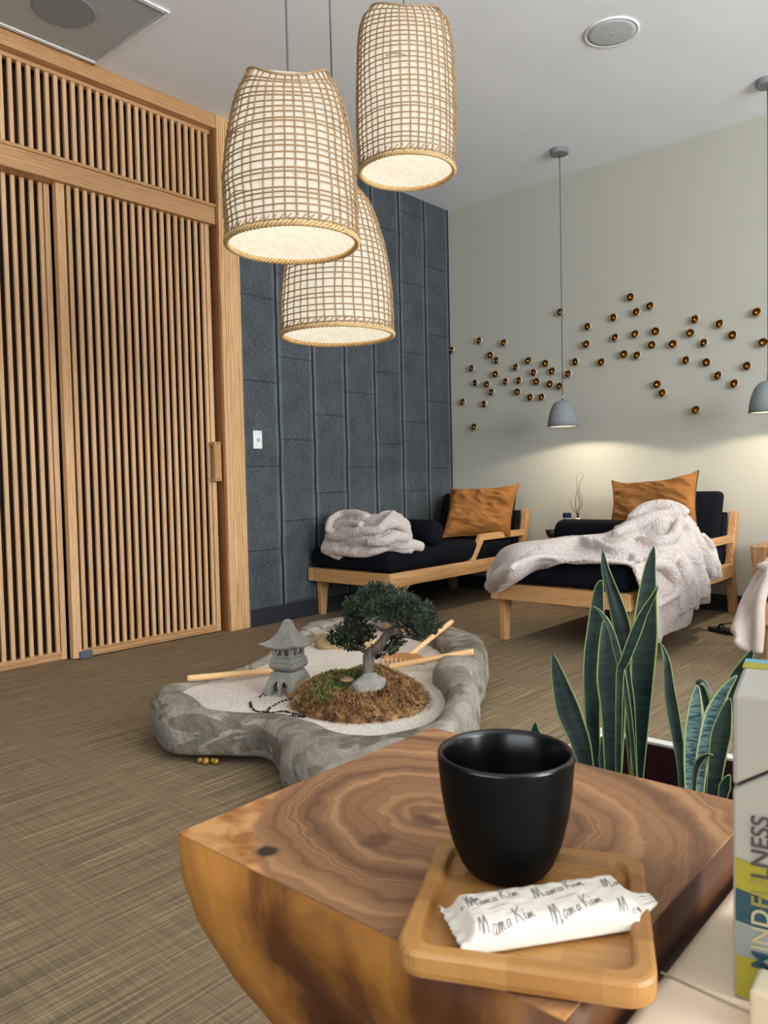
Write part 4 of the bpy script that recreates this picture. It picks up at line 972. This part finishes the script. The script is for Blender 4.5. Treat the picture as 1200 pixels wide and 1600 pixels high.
def leaf(par, pts, w, y, mat='leaf', dy=0., twist=0., tipsharp=1.):
    """pts: tip-to-base sight line points in the plane y (+dy at the tip)"""
    n = 26; org = par.location
    P_ = [Y(a, b_, y+dy*(1-k/(len(pts)-1))) for k, (a, b_) in enumerate(pts)]
    base_p = P_[-1]; 
    if base_p.z > pz-.10:
        d_ = (P_[-1]-P_[-2]).normalized(); ext = (base_p.z-(pz-.105))/max(.2, -d_.z); P_.append(base_p+d_*ext)
    q_ = [cr(P_, (len(P_)-1)*k/n) for k in range(n+1)]
    m = MB(); rows = []; uvs = []
    for k, p in enumerate(q_):
        t_ = k/n; ww = w*min(1, (t_*2.6)**(.75*tipsharp))*(1-.68*max(0, (t_-.42)/.58)**1.1)
        if k == 0: ww = w*.03
        d_ = (q_[min(k+1, n)]-q_[max(k-1, 0)]).normalized(); side = d_.cross(Vector((-.55, .8, 0)).normalized()).normalized()
        side = Matrix.Rotation(twist*(1-t_)+.12*math.sin(3*t_), 3, d_) @ side; nm = d_.cross(side)
        r = []
        for j in range(7):
            u = j/6*2-1; r.append(p+side*u*ww/2+nm*(ww*.16*(u*u-.4))-org)
        rows.append(r)
    m.grid(rows)
    me = bpy.data.meshes.new('leaf'); me.from_pydata([tuple(v) for v in m.v], [], m.f); uvl = me.uv_layers.new(name='UVMap')
    for poly in me.polygons:
        for li in poly.loop_indices:
            vi = me.loops[li].vertex_index; uvl.data[li].uv = ((vi % 7)/6, (vi//7)/n)
    me.materials.append(M[mat]); me.polygons.foreach_set('use_smooth', [True]*len(me.polygons))
    o = bpy.data.objects.new('leaf', me); COL.objects.link(o); o.parent = par
    md = o.modifiers.new('s', 'SOLIDIFY'); md.thickness = .0022; md.offset = 0
    md = o.modifiers.new('ss', 'SUBSURF'); md.levels = 1; md.render_levels = 1
    return o
ppx = 1.55/F
e = thing('snake_plant', 'tall snake plant with yellow-edged leaves in the left of the planter', 'plant', (3.33, -4.0, pz-.1))
leaf(e, [(837, 1128), (836, 1143), (842, 1158), (856, 1180), (866, 1215)], 24*ppx, -4.12)
leaf(e, [(863, 1021), (873, 1060), (888, 1110), (907, 1160), (918, 1210)], 37*ppx, -4.05)
leaf(e, [(940, 906), (935, 925), (930, 990), (925, 1060), (926, 1130), (930, 1210)], 30*ppx, -3.98)
leaf(e, [(942, 858), (946, 890), (960, 935), (973, 985), (980, 1060), (986, 1140), (990, 1215)], 27*ppx, -3.94, twist=.3)
leaf(e, [(1022, 853), (1015, 890), (1010, 945), (1006, 1010), (1002, 1080), (998, 1150), (995, 1215)], 38*ppx, -3.96)
leaf(e, [(946, 962), (950, 1000), (955, 1060), (958, 1120), (958, 1210)], 42*ppx, -4.06)
leaf(e, [(926, 947), (940, 958), (955, 985), (966, 1025), (974, 1060), (985, 1130), (992, 1210)], 10*ppx, -4.09)
leaf(e, [(1028, 915), (1020, 932), (1004, 960), (990, 995), (975, 1035), (968, 1060), (966, 1210)], 16*ppx, -4.10, twist=-.5)
leaf(e, [(981, 1015), (982, 1060), (987, 1120), (992, 1210)], 11*ppx, -4.08)
leaf(e, [(1031, 1003), (1041, 1030), (1046, 1080), (1056, 1140), (1064, 1190), (1066, 1235)], 18*ppx, -3.98)
leaf(e, [(941, 1150), (942, 1180), (944, 1215)], 14*ppx, -4.02)
e2 = thing('snake_plant', 'shorter mottled snake plant beside the grey carton', 'plant', (3.50, -4.08, pz-.1))
leaf(e2, [(1090, 1070), (1087, 1095), (1084, 1140), (1080, 1190), (1078, 1240)], 25*ppx, -4.10, 'mottle')
leaf(e2, [(1107, 1095), (1112, 1088), (1104, 1072), (1092, 1064), (1098, 1080), (1106, 1110), (1100, 1160), (1092, 1240)], 12*ppx, -4.02, twist=1.)
leaf(e2, [(1176, 1014), (1168, 1030), (1150, 1062), (1132, 1110), (1120, 1170), (1112, 1245)], 24*ppx, -4.0)
leaf(e2, [(1152, 1055), (1134, 1075), (1118, 1105), (1106, 1145), (1096, 1190), (1092, 1245)], 22*ppx, -4.12, 'mottle')
leaf(e2, [(1140, 1090), (1132, 1120), (1122, 1170), (1112, 1250)], 24*ppx, -4.16)
leaf(e2, [(1114, 1180), (1104, 1180), (1092, 1190), (1086, 1210), (1084, 1245)], 8*ppx, -4.18)
leaf(e2, [(1140, 1210), (1133, 1225), (1126, 1260)], 14*ppx, -4.17)

# ------------------------------------------------------------------ stool in the foreground
SX0, SX1, SY0, SY1, SZ = 3.318, 3.699, -4.975, -4.604, .61
cx, cy = (SX0+SX1)/2, (SY0+SY1)/2
st_ = thing('stump_stool', 'square solid wood stool with growth rings holding the tray and cup', 'stool', (cx, cy, 0))
a, b_ = (SX1-SX0)/2, (SY1-SY0)/2
def ssq(t, z, n=10, carve=0.):
    r = []; cs = [(-1, -1), (1, -1), (1, 1), (-1, 1)]
    for s_ in range(4):
        x0_, y0_ = cs[s_]; x1_, y1_ = cs[(s_+1) % 4]
        for k in range(n):
            u = k/n; x_, y_ = x0_+(x1_-x0_)*u, y0_+(y1_-y0_)*u
            cv = carve*math.sin(PI*u)**1.0
            px_, py_ = x_*(a-t), y_*(b_-t)
            if s_ in (0, 2): py_ *= (1-cv)
            else: px_ *= (1-cv)
            r.append(Vector((px_, py_, z)))
    return r
m = MB(); pr = [(.085, 0, .1), (.115, .12, .2), (.115, .24, .3), (.100, .34, .32), (.066, .41, .26), (.034, .47, .16), (.011, .527, .04), (.002, .568, .0), (0, .6083, 0)]
m.grid([ssq(t_, z_, 10, c_) for t_, z_, c_ in pr], True); m.f.append(tuple(range(40))[::-1]); m.f.append(tuple(range(8*40, 9*40)))
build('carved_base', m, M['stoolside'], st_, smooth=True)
build('seat_slab', rbox(-a, -b_, .6085, a, b_, SZ), M['stooltop'], st_)

# tray
tc = [Z(690, 1305, SZ+.018), Z(1012, 1335, SZ+.018), Z(1022, 1545, SZ+.018), Z(612, 1483, SZ+.018)]
tcen = sum(tc, Vector())/4; dx = ((tc[1]-tc[0])+(tc[2]-tc[3]))/2; dyv = ((tc[0]-tc[3])+(tc[1]-tc[2]))/2
ang = math.atan2(dx.y, dx.x); TW, TD = dx.length/2, dyv.length/2
tray = thing('wooden_tray', 'small square bamboo tray with rounded corners on the stool', 'tray', (tcen.x, tcen.y, SZ+.0005), ang)
def rrect(w_, d_, r_, z, n=8):
    o = []
    for (sx, sy, a0) in ((1, 1, 0), (-1, 1, PI/2), (-1, -1, PI), (1, -1, 1.5*PI)):
        for k in range(n+1): t_ = a0+PI/2*k/n; o.append(Vector((sx*(w_-r_)+r_*math.cos(t_), sy*(d_-r_)+r_*math.sin(t_), z)))
    return o
m = MB(); rws = [rrect(TW-.004, TD-.004, .016, 0), rrect(TW-.001, TD-.001, .018, .002), rrect(TW, TD, .018, .006), rrect(TW, TD, .018, .015), rrect(TW-.001, TD-.001, .018, .0172), rrect(TW-.003, TD-.003, .017, .018), rrect(TW-.010, TD-.010, .014, .018), rrect(TW-.012, TD-.012, .013, .0172), rrect(TW-.0145, TD-.0145, .012, .0115), rrect(TW-.017, TD-.017, .010, .0105)]
m.grid(rws, True); nn = len(rws[0]); m.f.append(tuple(range(nn))[::-1]); m.f.append(tuple(range((len(rws)-1)*nn, len(rws)*nn)))
build('tray_board', m, M['tray'], tray, smooth=False)
# cup
TZ = SZ+.0115
cup = thing('tea_cup', 'handleless black stoneware cup of dark tea on the bamboo tray', 'cup', (3.594, -4.868, TZ))
op = [(.026, 0), (.030, .0025), (.0355, .010), (.0415, .025), (.046, .043), (.0490, .062), (.0506, .08), (.0513, .0885), (.051, .091), (.0495, .0925), (.0478, .0915), (.0465, .088)]
o = build('cup_body', MB().lathe([(0, 0)]+op[:8]+[(.0512, .090)], 72, cap=False), M['cup'], cup, smooth=True)
build('glazed_rim', MB().lathe([(.0513, .0901), (.0508, .0918), (.0495, .0927), (.0480, .0917), (.0462, .088), (.0445, .072), (.041, .05), (.030, .02), (0, .015)], 72, cap=False), M['glaze'], cup, smooth=True)
o = build('tea', MB().lathe([(.0452, .0800), (.03, .0800), (0, .0800)], 64), M['tea'], None, loc=cup.location); tag(o, 'dark tea filling the black cup', 'drink'); o.parent = cup; del o['category']; o['label'] = 'dark still tea surface'
# wrapper
wz = TZ+.0; c1, c2, c3_, c4_ = Z(712, 1408, wz+.012), Z(950, 1368, wz+.012), Z(1008, 1445, wz+.006), Z(735, 1484, wz+.004)
wc = (c1+c2+c3_+c4_)/4; wx = ((c2-c1)+(c3_-c4_))/2; wy = ((c1-c4_)+(c2-c3_))/2; wa = math.atan2(wx.y, wx.x); WL, WW = wx.length/2, wy.length/2
wr = thing('wrapped_biscuit', 'white wrapped biscuit packet with script lettering in front of the cup', 'snack', (wc.x, wc.y, TZ+.001), wa)
nx, ny = 60, 24; top, bot = [], []
for i in range(nx+1):
    u = i/nx*2-1; rt, rb = [], []
    for j in range(ny+1):
        v = j/ny*2-1; au = abs(u); x_ = u*(WL+.008)+(.012*max(0, (au-.84)/.16)**1.5 if u > 0 else 0)
        end = max(0, (au-.84)/.16); wd_ = WW*(1+.10*end if u < 0 else 1-.75*end**.8); y_ = v*wd_
        hgt = .0155*(1-end**.7)*max(0, 1-abs(v)**7)**.6*min(1, (1-au)/.12+.0) if au < 1 else 0
        zig = .0007*((j % 2)*2-1) if i in (0, nx) else 0
        z0 = .0015+.004*end+.003*end*noise.noise(Vector((u*4, v*5, 3)))
        zz = z0+hgt+.0008*noise.noise(Vector((u*9, v*6, 1)))+.0011*end*math.sin(v*14)
        rt.append(Vector((x_+zig, y_, zz+.0006))); rb.append(Vector((x_+zig, y_, z0-.0006+.0011*end*math.sin(v*14))))
    top.append(rt); bot.append(rb)
m = MB().grid(top).grid(bot); n1_ = ny+1
off = (nx+1)*n1_
for i in range(nx):
    for j in (0, ny): m.f.append((i*n1_+j, (i+1)*n1_+j, off+(i+1)*n1_+j, off+i*n1_+j))
for j in range(ny):
    for i in (0, nx): m.f.append((i*n1_+j, i*n1_+j+1, off+i*n1_+j+1, off+i*n1_+j))
build('wrapper_film', m, M['film'], wr, smooth=True)
def topz(x_, y_):
    u = x_/(WL+.008); v = y_/WW; fi = min(nx-.001, max(0, (u+1)/2*nx)); fj = min(ny-.001, max(0, (v+1)/2*ny)); i, j = int(fi), int(fj); a_, b_ = fi-i, fj-j
    return (top[i][j].z*(1-b_)+top[i][j+1].z*b_)*(1-a_)+(top[i+1][j].z*(1-b_)+top[i+1][j+1].z*b_)*a_
# hand lettering "Mama Kim" as pen strokes
GL = {'M': (1.25, [[(0, 0), (.12, .6), (.28, 1), (.38, .25), (.42, .1), (.75, 1), (.85, .5), (.95, 0), (1.1, .05)]]),
      'a': (.66, [[(.42, .28), (.22, .32), (.08, .12), (.22, .0), (.42, .12), (.46, .3), (.46, .05), (.66, .03)]]),
      'm': (.85, [[(0, .3), (.06, 0), (.16, .28), (.26, .26), (.32, .0), (.42, .28), (.52, .26), (.6, .03), (.82, .03)]]),
      'K': (.95, [[(.05, 1), (.12, .5), (.1, 0)], [(.75, 1.05), (.3, .6), (.14, .45), (.35, .35), (.8, -.02)]]),
      'i': (.35, [[(.05, .4), (.08, .08), (.25, .04)], [(.1, .6), (.12, .66)]]), ' ': (.35, [])}
def script(text, x0_, y0_, size, ang_=0.):
    mm_ = MB(); x_ = 0
    for ch in text:
        wd_, sts = GL[ch]
        for s_ in sts:
            P_ = [Vector((a_+x_+b__*.42, b__, 0)) for a_, b__ in s_]; k_ = 6*(len(P_)-1)
            Q = [cr(P_, (len(P_)-1)*i/k_) for i in range(k_+1)]
            Q = [(Matrix.Rotation(ang_, 3, 'Z') @ Vector((q_.x*size, q_.y*size*1.75, 0)))+Vector((x0_, y0_, 0)) for q_ in Q]
            Q = [Vector((q_.x, q_.y, topz(q_.x, q_.y)+.0004)) for q_ in Q if abs(q_.x) < WL*.99 and abs(q_.y) < WW*.93]
            if len(Q) > 2: mm_.tube(Q, .00030, 4, flat=.5)
        x_ += wd_
    return mm_
txt = MB()
Rw = Matrix.Rotation(-wa, 3, 'Z')
for (pa, pb_) in (((733, 1423), (812, 1402)), ((838, 1408), (913, 1386)), ((752, 1455), (838, 1432)), ((866, 1436), (946, 1410)), ((946, 1391), (1010, 1374)), ((974, 1424), (1050, 1404)), ((726, 1399), (790, 1384)), ((690, 1430), (750, 1410))):
    la = Rw @ (Z(*pa, TZ+.017)-wc); lb_ = Rw @ (Z(*pb_, TZ+.017)-wc); an_ = math.atan2((lb_-la).y, (lb_-la).x); sz_ = min(.0068, (lb_-la).xy.length/5.84)
    s_ = script('Mama Kim', la.x, la.y, sz_, an_); b0 = len(txt.v); txt.v += s_.v; txt.f += [tuple(b0+i for i in f_) for f_ in s_.f]
    L_ = [Vector((la.x+math.cos(an_)*t_*.004+.012, la.y+math.sin(an_)*t_*.004-.004, 0)) for t_ in range(5)]; L_ = [Vector((q_.x, q_.y, topz(q_.x, q_.y)+.0004)) for q_ in L_ if abs(q_.x) < WL*.97 and abs(q_.y) < WW*.9]
    if len(L_) > 2: txt.tube(L_, .00018, 4, flat=.4)
lo = build('printed_lettering', txt, M['print'], wr); lo['label'] = 'grey handwritten lettering reading Mama Kim'

# ------------------------------------------------------------------ cream bench with cartons
e = thing('cream_bench', 'cream upholstered bench top beside the stool at lower right', 'bench', (4.2, -5.2, 0))
build('seat_pad', rbox(-.4985, -.55, .45, .5, .62, .575), M['cream'], e, bevel=.012, seg=4, smooth=True)
build('seat_base', rbox(-.44, -.5, .0, .45, .5, .449), M['cream'], e, bevel=.01)
m = MB().tube([(-.497+.001, .353, .5755), (-.3, .335, .5757), (.2, .29, .5757)], .0009, 6); build('seam', m, M['leather_seam'], e)
bx_ = Vector((3.7505, -4.842, .5755)); ba = math.radians(12)
box = thing('printed_carton', 'tall grey-white carton with yellow and teal bands, reading MINDFULNESS', 'box', bx_, ba)
BW, BD, BH = .13, .105, .2015
m = MB().box((0, 0, 0), (BW, BD, .1295)); 
# slanted lid joint
body = MB().add([(0, 0, 0), (BW, 0, 0), (BW, BD, 0), (0, BD, 0), (0, 0, .1385), (.06, 0, .176), (.06, BD, .176), (0, BD, .1385), (BW, 0, .18), (BW, BD, .18)], [(3, 2, 1, 0), (4, 5, 6, 7), (5, 8, 9, 6), (0, 1, 8, 5, 4), (1, 2, 9, 8), (2, 3, 7, 6, 9), (3, 0, 4, 7)])
build('carton_body', body, M['carton'], box, bevel=.002)
lid = MB().add([(0, 0, .1405), (.06, 0, .178), (.06, BD, .178), (0, BD, .1405), (0, 0, BH), (BW, 0, BH), (BW, BD, BH), (0, BD, BH), (BW, 0, .182), (BW, BD, .182)], [(3, 2, 1, 0), (2, 9, 8, 1), (4, 5, 6, 7), (0, 1, 8, 5, 4), (8, 9, 6, 5), (2, 3, 7, 6, 9), (3, 0, 4, 7)])
build('carton_lid', lid, M['carton'], box, bevel=.003)
build('carton_core', rbox(.003, .003, .10, BW-.003, BD-.003, .19), M['black'], box)
def band(pts_lo, pts_hi, mat, nm='printed_band', yoff=-.0006):
    mm_ = MB(); n_ = len(pts_lo)
    mm_.grid([[Vector((x_, yoff, z_)) for x_, z_ in pts_lo], [Vector((x_, yoff, z_)) for x_, z_ in pts_hi]])
    o = build(nm, mm_, M[mat], box, solid=.0004); return o
xs5 = [.0015, .012, .026, .045, .07, .10, .128]
def wv(z, amp=.006): return [(x_, z-.06*x_+amp*math.sin(x_*60+z*30)*.5) for x_ in xs5]
band(wv(.072), wv(.0935), 'yellow'); band(wv(.0495), wv(.0718), 'teal'); band(wv(.027), wv(.0493), 'bluegrey')
band([(x_, .002) for x_ in xs5], [(x_, max(.0022, z_)) for x_, z_ in wv(.0268)], 'yellow')
def letters(txt_, z0, size, mat, x_=.0215):
    cu = bpy.data.curves.new('lettering', 'FONT'); cu.body = txt_; cu.size = size; cu.extrude = .0002; cu.offset = size*.012
    o = bpy.data.objects.new('tmp', cu); COL.objects.link(o); bpy.context.view_layer.update()
    dg = bpy.context.evaluated_depsgraph_get(); me = bpy.data.meshes.new_from_object(o.evaluated_get(dg)); bpy.data.objects.remove(o)
    wmax = max(v.co.x for v in me.vertices)
    for v in me.vertices: v.co = Vector((x_-v.co.y, -.0013-v.co.z, z0+v.co.x))
    me.materials.clear(); me.materials.append(M[mat]); ob = bpy.data.objects.new('printed_lettering', me); COL.objects.link(ob); ob.parent = box; ob['label'] = 'printed letters '+txt_
    return z0+wmax
LS = .0155
zc = letters('M', .0235, LS, 'teal'); zc = letters('IND', zc+.0012, LS, 'pale_print'); zc = letters('FU', zc+.0012, LS, 'olive_print'); letters('LNESS', zc+.0012, LS, 'brown_print')
# coloured stripes on top
mt = MB().box((.0, BD-.03, BH+.0002), (BW, BD-.012, BH+.0006)); build('printed_band', mt, M['yellow'], box)
mt = MB().box((.0, BD-.0118, BH+.0002), (BW, BD, BH+.0006)); build('printed_band', mt, plain('blue print', '#5d93a0', .6), box)
q_ = Z(1182, 1575, .5755)
cb_ = thing('cream_carton', 'small plain cream carton in front of the printed one, at the lower right corner', 'box', (q_.x+.004, q_.y-.030, .5755), math.radians(4))
build('carton_body', rbox(0, 0, 0, .12, .028, .030), M['creambox'], cb_, bevel=.003, seg=3)
